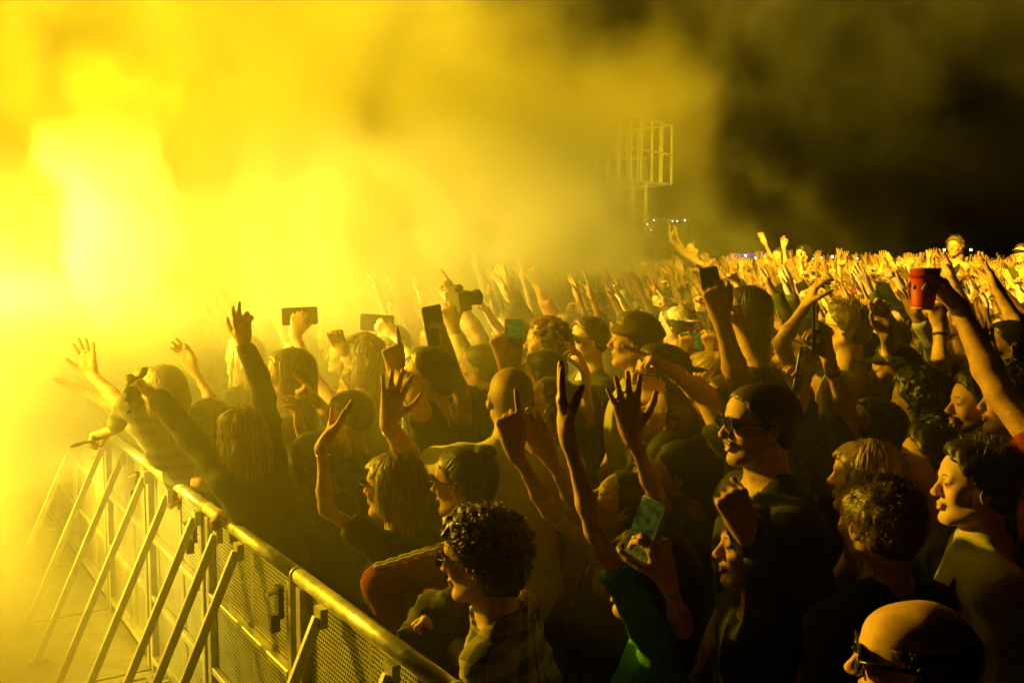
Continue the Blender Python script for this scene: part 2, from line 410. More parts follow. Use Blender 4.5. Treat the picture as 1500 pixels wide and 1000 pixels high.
# ================================================================== crowd barrier
M_STEEL = new_mat('galvanised_steel', (.42,.42,.41), .42, .55, bump=.25, bscale=60, vary=.22, vscale=14)
M_RAIL = new_mat('worn_aluminium_rail', (.60,.60,.58), .34, .6, bump=.3, bscale=45, vary=.25, vscale=22)
M_DARK = new_mat('black_plastic', (.02,.02,.02), .5)
def perforated():
    m = new_mat('perforated_sheet', (.36,.36,.35), .5, .4, vary=.2, vscale=6); t = m.node_tree; N, L = t.nodes, t.links
    b = N['Principled BSDF']; tc = N.new('ShaderNodeTexCoord'); sp = N.new('ShaderNodeSeparateXYZ'); L.new(tc.outputs['Object'], sp.inputs[0])
    def M(op, *a):
        n = N.new('ShaderNodeMath'); n.operation = op
        for i, v in enumerate(a):
            if isinstance(v, bpy.types.NodeSocket): L.new(v, n.inputs[i])
            else: n.inputs[i].default_value = v
        return n.outputs[0]
    P = .015
    row = M('FLOOR', M('DIVIDE', sp.outputs[2], P)); off = M('MULTIPLY', M('FLOORED_MODULO', row, 2.), .5)
    u = M('SUBTRACT', M('FRACT', M('ADD', M('DIVIDE', sp.outputs[0], P), off)), .5); w = M('SUBTRACT', M('FRACT', M('DIVIDE', sp.outputs[2], P)), .5)
    r = M('SQRT', M('ADD', M('MULTIPLY', u, u), M('MULTIPLY', w, w)))
    L.new(M('GREATER_THAN', r, .34), b.inputs['Alpha'])
    return m
M_PERF = perforated()
RAIL_Z = 1.10
R_NEAR, R_FAR = at_z(650, 1000, RAIL_Z), at_z(185, 655, RAIL_Z)
B_DIR = unit(R_FAR - R_NEAR); B_OUT = V(-B_DIR[1], B_DIR[0], 0)          # along the rail / out into the pit
if B_OUT[0] > 0: B_OUT = -B_OUT
def rail_s(px):                                                           # metres along the rail where it crosses column px
    lo, hi = -1.2, 12.
    for _ in range(50):
        mid = (lo + hi) / 2
        if pix(R_NEAR + B_DIR*mid)[0] > px: lo = mid
        else: hi = mid
    return lo
B_ANGLE = math.atan2(B_DIR[1], B_DIR[0])
BRACES = sorted(rail_s(p) for p in (-60, 60, 128, 163, 190, 224, 259, 300, 332, 363, 486, 592)) + []
PANEL = 1.06; S_JOINT = rail_s(437)
def panel_labels(k):
    return {0: 'steel crowd barrier section nearest the camera with perforated sheet', 1: 'steel crowd barrier section with black latch below the plaid jacket',
            }.get(k)
k0 = -2
BARRIERS = []
LABELS_B = ['steel crowd barrier section at the bottom edge under the jacket bundle', 'perforated steel crowd barrier section just right of the black latch', 'perforated steel crowd barrier section with three close diagonal braces and tread step',
            'hazy steel crowd barrier section under the leaning elbow', 'smoke veiled crowd barrier section left of the leaning elbow', 'faint crowd barrier section farthest left in the bright smoke', 'crowd barrier section hidden deep in the smoke', 'last crowd barrier section lost in the smoke']
for k in range(-2, 6):
    s0 = S_JOINT + k*PANEL; s1 = s0 + PANEL
    root = bpy.data.objects.new('crowd_barrier', None); COL.objects.link(root)
    p0 = R_NEAR + B_DIR*s0; root.location = (p0[0], p0[1], 0); root.rotation_euler = (0, 0, B_ANGLE)
    tag(root, LABELS_B[k + 2], 'barrier', 'crowd barrier sections along the pit'); root.empty_display_size = .2
    # local: x along, y = left of the direction (pit side), z up
    sy = 1 if (rot('z', math.degrees(B_ANGLE)) @ V(0,1,0)) @ B_OUT > 0 else -1
    MB().tube([(.006,0,RAIL_Z), (PANEL - .006,0,RAIL_Z)], .026, 20).build('top_rail', M_RAIL, root, True)
    MB().tube([(-.004,0,RAIL_Z), (.010,0,RAIL_Z)], .029, 20).build('rail_collar', M_STEEL, root, True)
    for x in (.045, PANEL - .045): MB().bar((x,0,.03), (x,0,RAIL_Z - .028), .022, .020, (0,1,0)).build('post', M_STEEL, root)
    MB().bar((PANEL*.5,-sy*.028,.04), (PANEL*.5,-sy*.028,RAIL_Z - .030), .014, .014, (0,1,0)).build('post', M_STEEL, root)
    for z, r in ((.74, .018), (.10, .022), (.42, .012)): MB().bar((.068,sy*.004,z), (PANEL - .068,sy*.004,z), r, .014, (0,0,1)).build('cross_rail', M_STEEL, root)
    pf = MB(); pf.add([(.066,-sy*.012,.05), (PANEL - .066,-sy*.012,.05), (PANEL - .066,-sy*.012,RAIL_Z - .035), (.066,-sy*.012,RAIL_Z - .035)], [(0,1,2,3)]); pf.build('perforated_sheet', M_PERF, root)
    MB().box((PANEL*.5, sy*.42, .012), (PANEL*.5 - .01, .42, .010)).build('floor_plate', M_STEEL, root)
    # latch at the joint
    lt = MB().box((.105, sy*.030, RAIL_Z - .115), (.020, .010, .055)).build('latch', M_DARK, root)
    MB().box((.105, sy*.048, RAIL_Z - .185), (.012, .016, .030)).build('latch_hook', M_DARK, lt); MB().tube([(.10, sy*.03, RAIL_Z - .075), (.10, sy*.075, RAIL_Z - .082)], .009, 8).build('latch_pin', M_RAIL, lt)
    for sb in BRACES:
        if not s0 <= sb < s1: continue
        x = sb - s0; top = V(x, sy*.045, RAIL_Z - .045); foot = V(x, sy*.50, .03)
        br = MB().bar(top, foot, .0165, .011, (1,0,0)).build('brace', M_STEEL, root)
        MB().box((x, sy*.036, RAIL_Z - .045), (.026, .012, .030)).build('bracket', M_STEEL, br)
        MB().box(foot + V(0,0,.006), (.045, .05, .010)).build('foot', M_STEEL, br)
    # step for the stewards
    if k == 1:
        x0, x1 = rail_s(332) - s0 - .03, rail_s(259) - s0 + .02
        stp = MB(); stp.box(((x0 + x1)/2, sy*.22, .22), ((x1 - x0)/2, .135, .008)); st = stp.build('step_plate', M_STEEL, root)
        for yy in (.062, .338): MB().bar((x0,sy*yy,.205), (x1,sy*yy,.205), .016, .012, (0,0,1)).build('step_bearer', M_STEEL, st)
        tr = MB()
        for i in range(16):
            xx = x0 + .04 + (x1 - x0 - .08)*i / 15
            for j in range(3): tr.bar((xx, sy*(.085 + .085*j), .230), (xx, sy*(.145 + .085*j), .230), .005, .003)
        tag(tr.build('tread_ribs', M_STEEL, st), kind='stuff')
    BARRIERS.append(root)

# ================================================================== far structures
M_TRUSS = new_mat('truss_aluminium', (.75,.75,.72), .5, .1, vary=.1)
tower = bpy.data.objects.new('delay_tower', None); COL.objects.link(tower); tower['label'] = 'tall scaffold tower with open grid box on top rising through the smoke'; tower['category'] = 'tower'
TY = 58.0; tc0 = at(919, 267, TY); ttop = at(919, 177, TY)[2]; tbot = tc0[2]
tower.location = (tc0[0], TY, 0)
sc_ = TY / FPX
LW, RW = (919 - 862)*sc_, (990 - 919)*sc_
cor = V(0, -1.6, 0); lft = V(-LW, 1.4, 0); rgt = V(RW, 1.9, 0); bck = lft + rgt - cor
for (P0, P1, n) in ((lft, cor, 4), (cor, rgt, 4), (rgt, bck, 4), (bck, lft, 4)):
    for i in range(n):
        p = P0 + (P1 - P0)*i / n; MB().tube([p + V(0,0,tbot), p + V(0,0,ttop)], .075, 8).build('upright', M_TRUSS, tower)
    for z in (tbot, tbot + (ttop - tbot)*.5, ttop): MB().tube([P0 + V(0,0,z), P1 + V(0,0,z)], .075, 8).build('crossbar', M_TRUSS, tower)
legs = [V((902 - 919)*sc_, -.6, 0), V((923 - 919)*sc_, -1.5, 0), V((945 - 919)*sc_, -.3, 0), V((926 - 919)*sc_, .8, 0)]
for p in legs: MB().tube([p, p + V(0,0,tbot)], .11, 8).build('leg', M_TRUSS, tower)
nz = 8
for a, b in ((0,1),(1,2),(2,3),(3,0)):
    for i in range(nz):
        z = tbot*(i + .5) / nz; MB().tube([legs[a] + V(0,0,z), legs[b] + V(0,0,z)], .045, 6).build('rung', M_TRUSS, tower)
        if i % 2: MB().tube([legs[a] + V(0,0,z), legs[b] + V(0,0,z + tbot/nz)], .03, 6).build('diagonal', M_TRUSS, tower)

scr = bpy.data.objects.new('lamp_frame', None); COL.objects.link(scr); scr['label'] = 'low square metal grid frame with small lamps behind the clapping man'; scr['category'] = 'frame'
SY = 44.0; q0 = at(949, 375, SY); s2 = SY / FPX; scr.location = (q0[0], SY, 0); ztop = at(949, 321, SY)[2]; zb = q0[2]; W2 = 63*s2
for x in (0, .17, .46, .86, 1.0): MB().bar((x*W2,0,zb), (x*W2,0,ztop), .04, .04).build('upright', M_TRUSS, scr)
for i in range(5): MB().bar((0,-.06,zb + (ztop - zb)*i / 4), (W2,-.06,zb + (ztop - zb)*i / 4), .035, .035).build('crossbar', M_TRUSS, scr)
for x in (.38, .62): MB().bar((x*W2,0,0), (x*W2,0,zb), .05, .05).build('leg', M_TRUSS, scr)
def ball(c, r, n=8):
    m = MB(); prof = [(max(.0005, r*math.sin(math.pi*i / 6)), -r*math.cos(math.pi*i / 6)) for i in range(7)]; m.lathe(prof, c, I3, n); return m
M_BULB = new_mat('lit_bulb', (1,.9,.7), .4, emit=(1.0,.78,.48,14.)); M_BULBW = new_mat('white_lamp', (1,1,1), .4, emit=(1.0,.88,.60,6.)); M_BULBG = new_mat('green_lamp', (.1,.8,.4), .4, emit=(.05,.6,.25,3.))
for px, py, m in ((958,323,M_BULBW), (985,324,M_BULBW), (992,324,M_BULBW), (1003,323,M_BULBW), (955,329,M_BULBG), (954,337,M_BULBW), (948,329,M_BULB)):
    p = at(px, py, SY - .15); l = ball(p - V(*scr.location), .032).build('lamp', m, scr, True)

# far string lights, each bulb its own thing
BULB_ME = ball((0,0,0), .060).data('festoon_bulb', M_BULB, True); BULBW_ME = ball((0,0,0), .060).data('festoon_bulb', M_BULBW, True)
def festoon(pts, Y, me, label, group):
    for px, py in pts:
        o = link('festoon_bulb', me, None, at(px, py, Y)); tag(o, label, 'bulb', group)
festoon([(370,313),(398,318),(425,320),(452,323),(478,325),(525,323),(653,314),(695,323),(735,329),(774,331),(811,329),(846,325),(830,364),(905,334),(38,274),(58,383)], 62, BULBW_ME, 'tiny white festoon bulb shining through the yellow smoke', 'festoon bulbs in the smoke')
festoon([(735 + i*3.4, 366 + (i % 2)) for i in range(7)], 64, BULBW_ME, 'tiny white bulb in the short bright row low in the smoke', 'short row of bulbs low in the smoke')
festoon([(1092,375),(1107,378)], 50, BULB_ME, 'warm bulb hanging on the purple tent', 'bulbs on the purple tent')
festoon([(1219,376),(1238,376),(1255,379),(1275,381),(1313,384),(1272,384),(1383,366),(1374,378),(1422,366),(1202,378),(1190,380),(1330,384)], 52, BULB_ME, 'warm festoon bulb glowing above the far right crowd', 'festoon bulbs above the far crowd')

# tents
def tent(name, label, cx, y0, Y, wpx, hpx, colour, lamp=None):
    c = at(cx, y0, Y); k = Y / FPX; w = wpx*k; h = hpx*k; zt = c[2]; ze = zt - h
    root = bpy.data.objects.new(name, None); COL.objects.link(root); root.location = (c[0], Y, 0); tag(root, label, 'tent')
    m = new_mat(name + '_canvas', colour, .8, vary=.15, vscale=1.2); t = m.node_tree; b = t.nodes['Principled BSDF']
    tr = t.nodes.new('ShaderNodeBsdfTranslucent'); tr.inputs[0].default_value = (*colour, 1); mx = t.nodes.new('ShaderNodeMixShader'); mx.inputs[0].default_value = .5
    t.links.new(b.outputs[0], mx.inputs[1]); t.links.new(tr.outputs[0], mx.inputs[2]); t.links.new(mx.outputs[0], [n for n in t.nodes if n.type == 'OUTPUT_MATERIAL'][0].inputs[0])
    n = 16; d = 3.0; vs, fs = [], []
    for i in range(n + 1):
        a = -1 + 2*i / n; z = ze + h*(1 - abs(a)**2.2)
        vs += [(a*w/2, -d, z), (a*w/2, d, z)]
    fs = [(2*i, 2*i + 2, 2*i + 3, 2*i + 1) for i in range(n)]
    r = MB(); r.add(vs, fs); r.build('canopy', m, root, True)
    for a in (-1, -.33, .33, 1):
        z = ze + h*(1 - abs(a)**2.2); MB().tube([(a*w/2*.99, -d, 0), (a*w/2*.99, -d, z)], .05, 6).build('pole', M_TRUSS, root)
        MB().tube([(a*w/2*.99, d, 0), (a*w/2*.99, d, z)], .05, 6).build('pole', M_TRUSS, root)
    if lamp:
        ld = bpy.data.lights.new('tent_lamp', 'POINT'); ld.energy = lamp[3]; ld.color = lamp[:3]; ld.shadow_soft_size = .3
        lo = bpy.data.objects.new('tent_lamp', ld); COL.objects.link(lo); lo.parent = root; lo.location = (0, 0, ze - .8)
        lo2 = bpy.data.objects.new('tent_lamp', ld); COL.objects.link(lo2); lo2.parent = root; lo2.location = (w*.3, -1, ze - .6)
tent('festival_tent', 'small tent with curved canopy glowing purple beyond the crowd', 1098, 371, 53, 62, 16, (.55,.35,.75), (.55,.10,1.0,160))
tent('festival_tent', 'long brownish tent behind the row of warm bulbs', 1250, 373, 55, 95, 12, (.40,.16,.09), (1.,.45,.2,90))

# lamp housings of the stage rig (left of the picture)
AIMS = ['sweeping the smoke from the far side', 'aimed at the bright plume', 'shining back along the barrier', 'high on the front truss lighting the far crowd', 'aimed at the scaffold tower', 'washing the smoke from the front', 'high on the side truss lighting the middle rows', 'aimed down into the pit']
for (loc, tgt, *_), aim in zip(STAGE_LAMPS, AIMS):
    r = bpy.data.objects.new('stage_floodlight', None); COL.objects.link(r); r.location = loc
    r.rotation_euler = (Vector(tgt) - Vector(loc)).to_track_quat('-Z', 'Y').to_euler()
    MB().lathe([(.30,.02),(.32,.0),(.32,.25),(.22,.42),(.001,.42)], (0,0,0), I3, 20).build('housing', M_DARK, r)
    tag(r, 'black stage floodlight ' + aim, 'floodlight', 'stage floodlights')
# ------------------------------------------------------------------ heads, hands, figures
def head_prims(fr, g, mouth=0.0):
    """g: shape numbers of this face; head frame: x right, y forward, z up, origin mid-head, chin to crown 0.225"""
    nl, jw, br, ch = g.get('nose', 1.0), g.get('jaw', 1.0), g.get('brow', 1.0), g.get('chin', 1.0)
    P = []; A = P.append
    A(ell((0,-.014,.028), (.0745,.094,.084), .02, fr))
    A(ell((0,.022,-.032), (.0585*jw,.064,.078), .03, fr))
    A(ell((0,.040,.040), (.056,.052,.046), .03, fr))
    for s in (-1, 1):
        A(seg((s*.052*jw,-.008,-.048), (s*.020,.060*ch,-.096), .017, .016, .022, fr))
        A(ell((s*.041,.058,-.022), (.023,.022,.022), .018, fr))
        A(seg((s*.012,.0895,.020), (s*.040,.075,.022), .0075*br, .007, .012, fr))
    A(ell((0,.068*ch,-.097), (.020*jw,.020,.017), .018, fr))
    A(seg((0,.084,.018), (0,.084 + .022*nl,-.027), .0065, .0098, .010, fr))
    A(ell((0,.084 + .020*nl,-.029), (.0115,.0115,.0105), .006, fr))
    for s in (-1, 1):
        A(ell((s*.0115,.098,-.032), (.0075,.010,.007), .006, fr))
        A(ell((s*.031,.101,.004), (.015,.017,.0115), .010, fr, op=1))
        A(ell((s*.031,.0765,.0035), (.0118,.0116,.0118), .003, fr))
        A(ell((s*.031,.0770,.0095), (.0150,.0128,.0072), .002, fr)); A(ell((s*.031,.0765,-.0052), (.0145,.0120,.0062), .002, fr))
    A(seg((-.017,.086,-.0575), (.017,.086,-.0575), .0065, .0065, .008, fr))
    A(ell((0,.0898,-.0568), (.014,.0065,.0050), .005, fr))
    lo = .070 + .016*mouth
    A(ell((0,.0880,-lo), (.016,.0075,.0062), .006, fr))
    A(ell((0,.101,-.0635 - .008*mouth), (.021,.016,.0020 + .010*mouth), .002, fr, op=1))
    for s in (-1, 1):                                   # fold from nostril to mouth corner, eye bag
        A(seg((s*.0165,.0955,-.036), (s*.0275,.0835,-.060), .0030, .0024, .005, fr, op=1))
        A(seg((s*.022,.0885,-.0085), (s*.040,.0800,-.0085), .0022, .0018, .004, fr, op=1))
    for s in (-1, 1):
        Re = rot('z', -s*20) @ rot('x', 10)
        A(ell((s*.0775,-.006,-.004), (.0075,.019,.031), .006, fr, R=Re))
        A(ell((s*.0855,-.003,.002), (.0075,.0105,.019), .004, fr, op=1, R=Re))
    return P

FINGER_POSES = {           # curl of index..little (three joints each take it), spread, thumb curl, thumb out
    'open':   ([.10,.06,.10,.16], 1.0, .15, .75), 'wide': ([.02,.02,.05,.05], 1.8, .0, 1.0), 'flat': ([.06,.05,.05,.08], .35, .25, .30),
    'relax':  ([.30,.42,.52,.60], .7, .35, .55), 'fist': ([1.42,1.45,1.45,1.42], .1, .95, .15), 'point': ([.05,1.35,1.45,1.45], .2, .9, .15),
    'two':    ([.05,.05,1.4,1.45], .9, .9, .15), 'horn': ([.05,1.4,1.4,.08], .8, .9, .15), 'grip': ([.85,.85,.85,.85], .25, .55, .75),
    'cup':    ([.60,.62,.64,.66], .30, .35, .85), 'bent': ([.55,.5,.5,.55], .9, .3, .7), 'claw': ([.35,.30,.75,.85], 1.5, .3, .9),
    'rail':   ([1.05,1.05,1.05,1.05], .3, .7, .5), 'pinch': ([.75,.35,.30,.30], .9, .55, .45)}
def hand_prims(fr, side, pose, s=1.0):
    """hand frame: z along the fingers, y out of the palm, x to the thumb"""
    curl, spread, tc, tout = FINGER_POSES[pose]
    P = []; A = P.append
    for x, z in ((.029,.0795), (.0098,.085), (-.0098,.0815), (-.0285,.0763)):
        A(seg((x*.52*s,0,.006*s), (x*s,-.003*s,z*s), .0125*s, .0112*s, .012, fr))
    A(ell((.024*s,.009*s,.034*s), (.015*s,.0125*s,.027*s), .012, fr)); A(ell((-.020*s,.008*s,.034*s), (.012*s,.0105*s,.030*s), .012, fr))
    A(seg((0,0,-.02*s), (0,0,.02*s), .0225*s, .0235*s, .018, fr, sc=(1,1.28,1)))
    for i, (x, L, r) in enumerate(((.029,.074,.0095), (.0098,.082,.0097), (-.0098,.077,.0093), (-.0285,.061,.0084))):
        ang = spread*(x / .029)*.15
        p = V(x*s, -.002*s, (.086 - abs(x - .006)*.28)*s); th = 0.0
        for j, (fl, rr) in enumerate(((.46, 1.0), (.30, .92), (.24, .84))):
            th += curl[i]*(1.0 if j < 2 else .75)
            d = V(math.sin(ang)*math.cos(th), math.sin(th), math.cos(ang)*math.cos(th))
            q = p + d*L*s*fl
            A(seg(p, q, r*s*rr, r*s*rr*.96, .0035, fr)); p = q
    for x in (.029,.0098,-.0098,-.0285):
        A(ell((x*s,-.0085*s,(.086 - abs(x - .006)*.28)*s), (.0085*s,.0070*s,.0095*s), .005, fr))
        A(seg((x*s,-.0125*s,.076*s), (x*.55*s,-.0120*s,.028*s), .0030*s, .0022*s, .004, fr))
    p = V(.027*s,.002*s,.020*s); a = tout*.85; b = tc
    for j, (L, r) in enumerate(((.042,.0128), (.032,.0104), (.025,.0092))):
        d = unit(V(math.sin(a)*math.cos(b*.6), .25 + math.sin(b)*.75, math.cos(a)))
        q = p + d*L*s
        A(seg(p, q, r*s, r*s*.93, .006, fr)); p = q; b += tc*.55; a -= .22
    return P

def wrinkle(X, Y, Z, seed, amp):
    """cloth folds: sharp crests, soft troughs, gathered in patches"""
    a = seed*1.7
    p1 = 15*Z + 9*X - 6*Y + 2.2*np.sin(7*X + a) + 2.0*np.sin(9*Y - 5*Z - a); p2 = 13*Z - 14*X + 9*Y + 2.4*np.sin(8*Z + a) + 1.8*np.sin(7*X + 4*Y + a)
    m1 = .5 + .5*np.sin(5.5*X - 4*Y + 4.5*Z + a); m2 = .5 + .5*np.sin(4.5*X + 6*Y - 5*Z + 2*a)
    w = (1 - 2*np.sqrt(np.abs(np.sin(p1)) + .01))*m1 + (1 - 2*np.sqrt(np.abs(np.sin(p2)) + .01))*m2
    w = w + .35*np.sin(31*X + 26*Y + 37*Z + 4*np.sin(11*Z + a))
    return (-amp*(w + .6)).astype(F32)

def ortho_frame(zdir, yhint):
    z = unit(zdir); y = np.asarray(yhint, float); y = y - z*(y @ z)
    if np.linalg.norm(y) < .05: y = V(.3,.5,-.8); y = y - z*(y @ z)
    y = unit(y); return z, y

class Figure:
    """Computes one figure in its own local frame (origin at the feet, x right, y where the chest points, z up)."""
    def __init__(f, H=1.75, build=1.0, fem=False, head_pitch=0, head_yaw=0, head_roll=0, lean=0, side=0, face=None, arms=(),
                 top='tee', mouth=0., hair='short', seed=1, detail=.006, coarse=.011, hat=None, beard=None, hand_h=None, hairn=1.0, seat=False):
        f.__dict__.update(locals()); f.d_w = max(1., detail / .0055); f.face = face or {}
        s = f.s = H / 1.75; w = f.w = build*(.92 if fem else 1.0)
        Rl = rot('x', -lean) @ rot('y', side)
        pel = V(0, 0, .95*s); f.pel = pel
        def T(x, y, z): return pel + Rl @ V(x*s*w, y*s*w, (z - .95)*s)
        f.T = T; f.torso_fr = (pel, Rl); hs = f.hs = .98 if not fem else .94
        f.neck = T(0,-.02,1.475)
        Rh = rot('z', head_yaw) @ rot('x', head_pitch) @ rot('y', head_roll)
        up = unit(unit(Rl @ V(0,0,1))*.8 + (Rh @ V(0,0,1))*.2)
        hc = f.neck + up*.045*s + Rh @ V(0,.028,.118)*hs
        f.head = (hc, Rh*1.0); f.hc, f.Rh = hc, Rh
        f.solve_arms()
    def solve_arms(f):
        s, w, T = f.s, f.w, f.T
        f.arm = []
        for a in f.arms:
            sg = -1 if a['side'] == 'L' else 1
            sh = T(sg*.168,-.015,1.398); W = np.asarray(a['wrist'], float)
            la, lb = .285*f.s, .255*f.s
            raise_ = np.clip((W[2] - sh[2]) / .5, 0, 1)
            sh = sh + V(-sg*.025*raise_, 0, .055*raise_)*s
            v = W - sh; D = np.linalg.norm(v)
            mx = (la + lb)*.992
            if D > mx:
                sh = sh + unit(v)*min(D - mx, .07); v = W - sh; D = np.linalg.norm(v)
            if D > mx:
                e = min(D / mx, 1.22); la *= e; lb *= e; mx *= e
                if D > mx: W = sh + unit(v)*mx; v = W - sh; D = mx
            D = max(D, abs(la - lb) + .02); ax = unit(v)
            c = (la*la - lb*lb + D*D) / (2*D); r = math.sqrt(max(la*la - c*c, 0))
            pole = np.asarray(a.get('pole', (sg*.6,-.5,-.7)), float); pole = pole - ax*(pole @ ax); pole = unit(pole)
            if a.get('elbow_fn') is not None:
                q = np.cross(ax, pole); best = None
                for k in range(48):
                    t = k*math.tau / 48; E = sh + ax*c + (pole*math.cos(t) + q*math.sin(t))*r
                    sc = a['elbow_fn'](E) - (0 if E[2] < max(sh[2], W[2]) + .05 else -8)
                    if best is None or sc < best[0]: best = (sc, E)
                E = best[1]
            else: E = sh + ax*c + pole*r
            fd = unit(W - E)
            hd = unit(np.asarray(a['hand'], float)) if a.get('hand') is not None else fd
            if hd @ fd < .1: hd = unit(hd + fd*(.35 - hd @ fd))
            z, y = ortho_frame(hd, a.get('palm', (0,1,0)))
            x = np.cross(z, y)*sg
            f.arm.append(dict(sg=sg, sh=sh, E=E, W=W, fr=(W + z*.012*s, np.stack([x, y, z], 1)), pose=a.get('pose', 'open'), hs=(1.0 if f.fem else 1.08)*a.get('size', 1.0)))
    # -- body
    def body_prims(f):
        s, w, T = f.s, f.w, f.T; fr = f.torso_fr; R = fr[1]
        L = lambda x, y, z: V(x*s*w, y*s*w, (z - .95)*s)
        P = []; A = P.append
        fem = f.fem
        A(ell(L(0,0,1.27), (.150*s*w,.108*s*w,.20*s), .05, fr)); A(ell(L(0,.005,1.07), ((.126 if fem else .14)*s*w,.10*s*w,.17*s), .06, fr))
        A(ell(L(0,-.005,.95), ((.168 if fem else .155)*s*w,.118*s*w,.13*s), .05, fr))
        A(seg(L(-.115,-.012,1.392), L(.115,-.012,1.392), .052*s*w, .052*s*w, .05, fr))
        if fem:
            for q in (-1, 1): A(ell(L(q*.07,.088,1.245), (.058*s,.05*s,.055*s), .03, fr))
        for q in (-1, 1):
            A(seg(L(q*.10,-.022,1.415), L(q*.025,-.025,1.485), .040*s*w, .040*s*w, .035, fr))
            A(seg(L(q*.085,0,.92), L(q*.09,.01,.70), .080*s*w, .068*s*w, .03, fr))
        hc, Rh = f.head
        nw = (.047 if fem else .0555)*(.5 + .5*w)
        A(seg(T(0,-.022,1.44), hc + Rh @ V(0,-.020,-.055), nw*1.08, nw, .03))
        done = {a['sg'] for a in f.arm}
        aw = (.84 if fem else 1.0)*w*s
        for a in f.arm:
            A(ell(a['sh'], (.056*aw,)*3, .04))
            A(seg(a['sh'], a['E'], .047*aw, .0375*aw, .03))
            m = a['E']*.72 + a['W']*.28
            A(seg(a['E'], m, .0365*aw, .0405*aw, .02)); A(seg(m, a['W'], .0405*aw, .0255*aw, .02))
            P += hand_prims(a['fr'], a['sg'], a['pose'], a['hs'])
        for q in (-1, 1):
            if q in done: continue
            sh = T(q*.168,-.015,1.392); E = T(q*.215,-.03,1.13); W = T(q*.20,.10,.90)
            A(ell(sh, (.056*aw,)*3, .04)); A(seg(sh, E, .047*aw, .038*aw, .03)); A(seg(E, W, .039*aw, .027*aw, .02))
            A(ell(W*1.25 - E*.25, (.02,.035,.05), .02))
            f.arm.append(dict(sg=q, sh=sh, E=E, W=W, fr=None))
        return P + head_prims((hc, Rh), f.face, f.mouth)
    def body(f):
        P = f.body_prims(); hc, Rh = f.head
        boxes = [(hc - .15, hc + .15, f.detail)]
        hh = f.hand_h or f.detail
        for a in f.arm:
            if a['fr'] is None: continue
            pts = np.array([a['fr'][0] + a['fr'][1] @ V(x, y, z) for x in (-.05,.085) for y in (-.035,.07) for z in (-.02,.185)])
            hp = [p for p in hand_prims(a['fr'], a['sg'], a['pose'], a['hs'])]
            lo = np.min([p.lo for p in hp], axis=0) + .008; hi = np.max([p.hi for p in hp], axis=0) - .008
            boxes.append((lo, hi, hh))
        v, q = multires(P, f.coarse, boxes)
        # tint: lips redder, and a shaved scalp where asked
        l = (v - hc) @ Rh
        tint = np.ones((len(v), 4), F32)
        lip = np.exp(-((l[:,0] / .019)**2 + ((l[:,2] + .063) / .0095)**2 + ((l[:,1] - .094) / .014)**2))
        lk = .75 if f.fem else .35; tint[:,0] -= .10*lip*lk; tint[:,1] -= .42*lip*lk; tint[:,2] -= .38*lip*lk
        ck = sum(np.exp(-(((l[:,0] - q*.045) / .022)**2 + ((l[:,2] + .022) / .022)**2 + ((l[:,1] - .07) / .03)**2)) for q in (-1, 1)) + np.exp(-((l[:,0] / .016)**2 + ((l[:,2] + .024) / .02)**2 + ((l[:,1] - .105) / .02)**2))
        tint[:,1] -= .16*ck; tint[:,2] -= .18*ck
        if f.hair in ('buzz', 'balding', 'stubble'):
            m = hairmask(l, f.hair)*(.50 if f.hair == 'stubble' else .55); tint[:,:3] *= (1 - m)[:,None]
        eye = sum(np.exp(-(((l[:,0] - q*.031) / .0095)**2 + ((l[:,2] - .004) / .006)**2 + ((l[:,1] - .088) / .008)**2)) for q in (-1, 1))
        tint[:,:3] *= (1 - .35*np.clip(eye*1.3, 0, 1))[:,None]
        if f.beard:
            m = np.clip((-.030 - l[:,2]) / .02, 0, 1)*np.clip((l[:,1] + .01) / .03, 0, 1)*(np.hypot(l[:,0], l[:,1]) > .02)*(l[:,2] > -.16)
            tint[:,:3] *= (1 - (.5 if f.beard == 'stubble' else .25)*m*(1 - lip))[:,None]
        if True:
            q = q[(v[q][:,:,2].max(1) > .80*f.s)]
            used = np.zeros(len(v), bool); used[q.ravel()] = True; re = np.cumsum(used) - 1; v, tint, q = v[used], tint[used], re[q]
        return v, q, tint
    # -- clothes
    def shirt_prims(f):
        s, w, T = f.s, f.w, f.T; fr = f.torso_fr; k = f.top
        g = {'hoodie': .022, 'jacket': .024, 'shirt': .016, 'tee': .013, 'tank': .007, 'crop': .005, 'turtle': .018}[k]
        L = lambda x, y, z: V(x*s*w, y*s*w, (z - .95)*s)
        P = []; A = P.append
        A(ell(L(0,0,1.27), (.150*s*w + g,.108*s*w + g,.205*s), .05, fr)); A(ell(L(0,.003,1.07), (.142*s*w + g,.106*s*w + g,.19*s), .06, fr))
        if k != 'crop': A(ell(L(0,-.005,.95), (.158*s*w + g,.12*s*w + g,.14*s), .05, fr))
        if f.fem:
            for q in (-1, 1): A(ell(L(q*.07,.088,1.245), (.058*s + g,.05*s + g,.055*s + g), .035, fr))
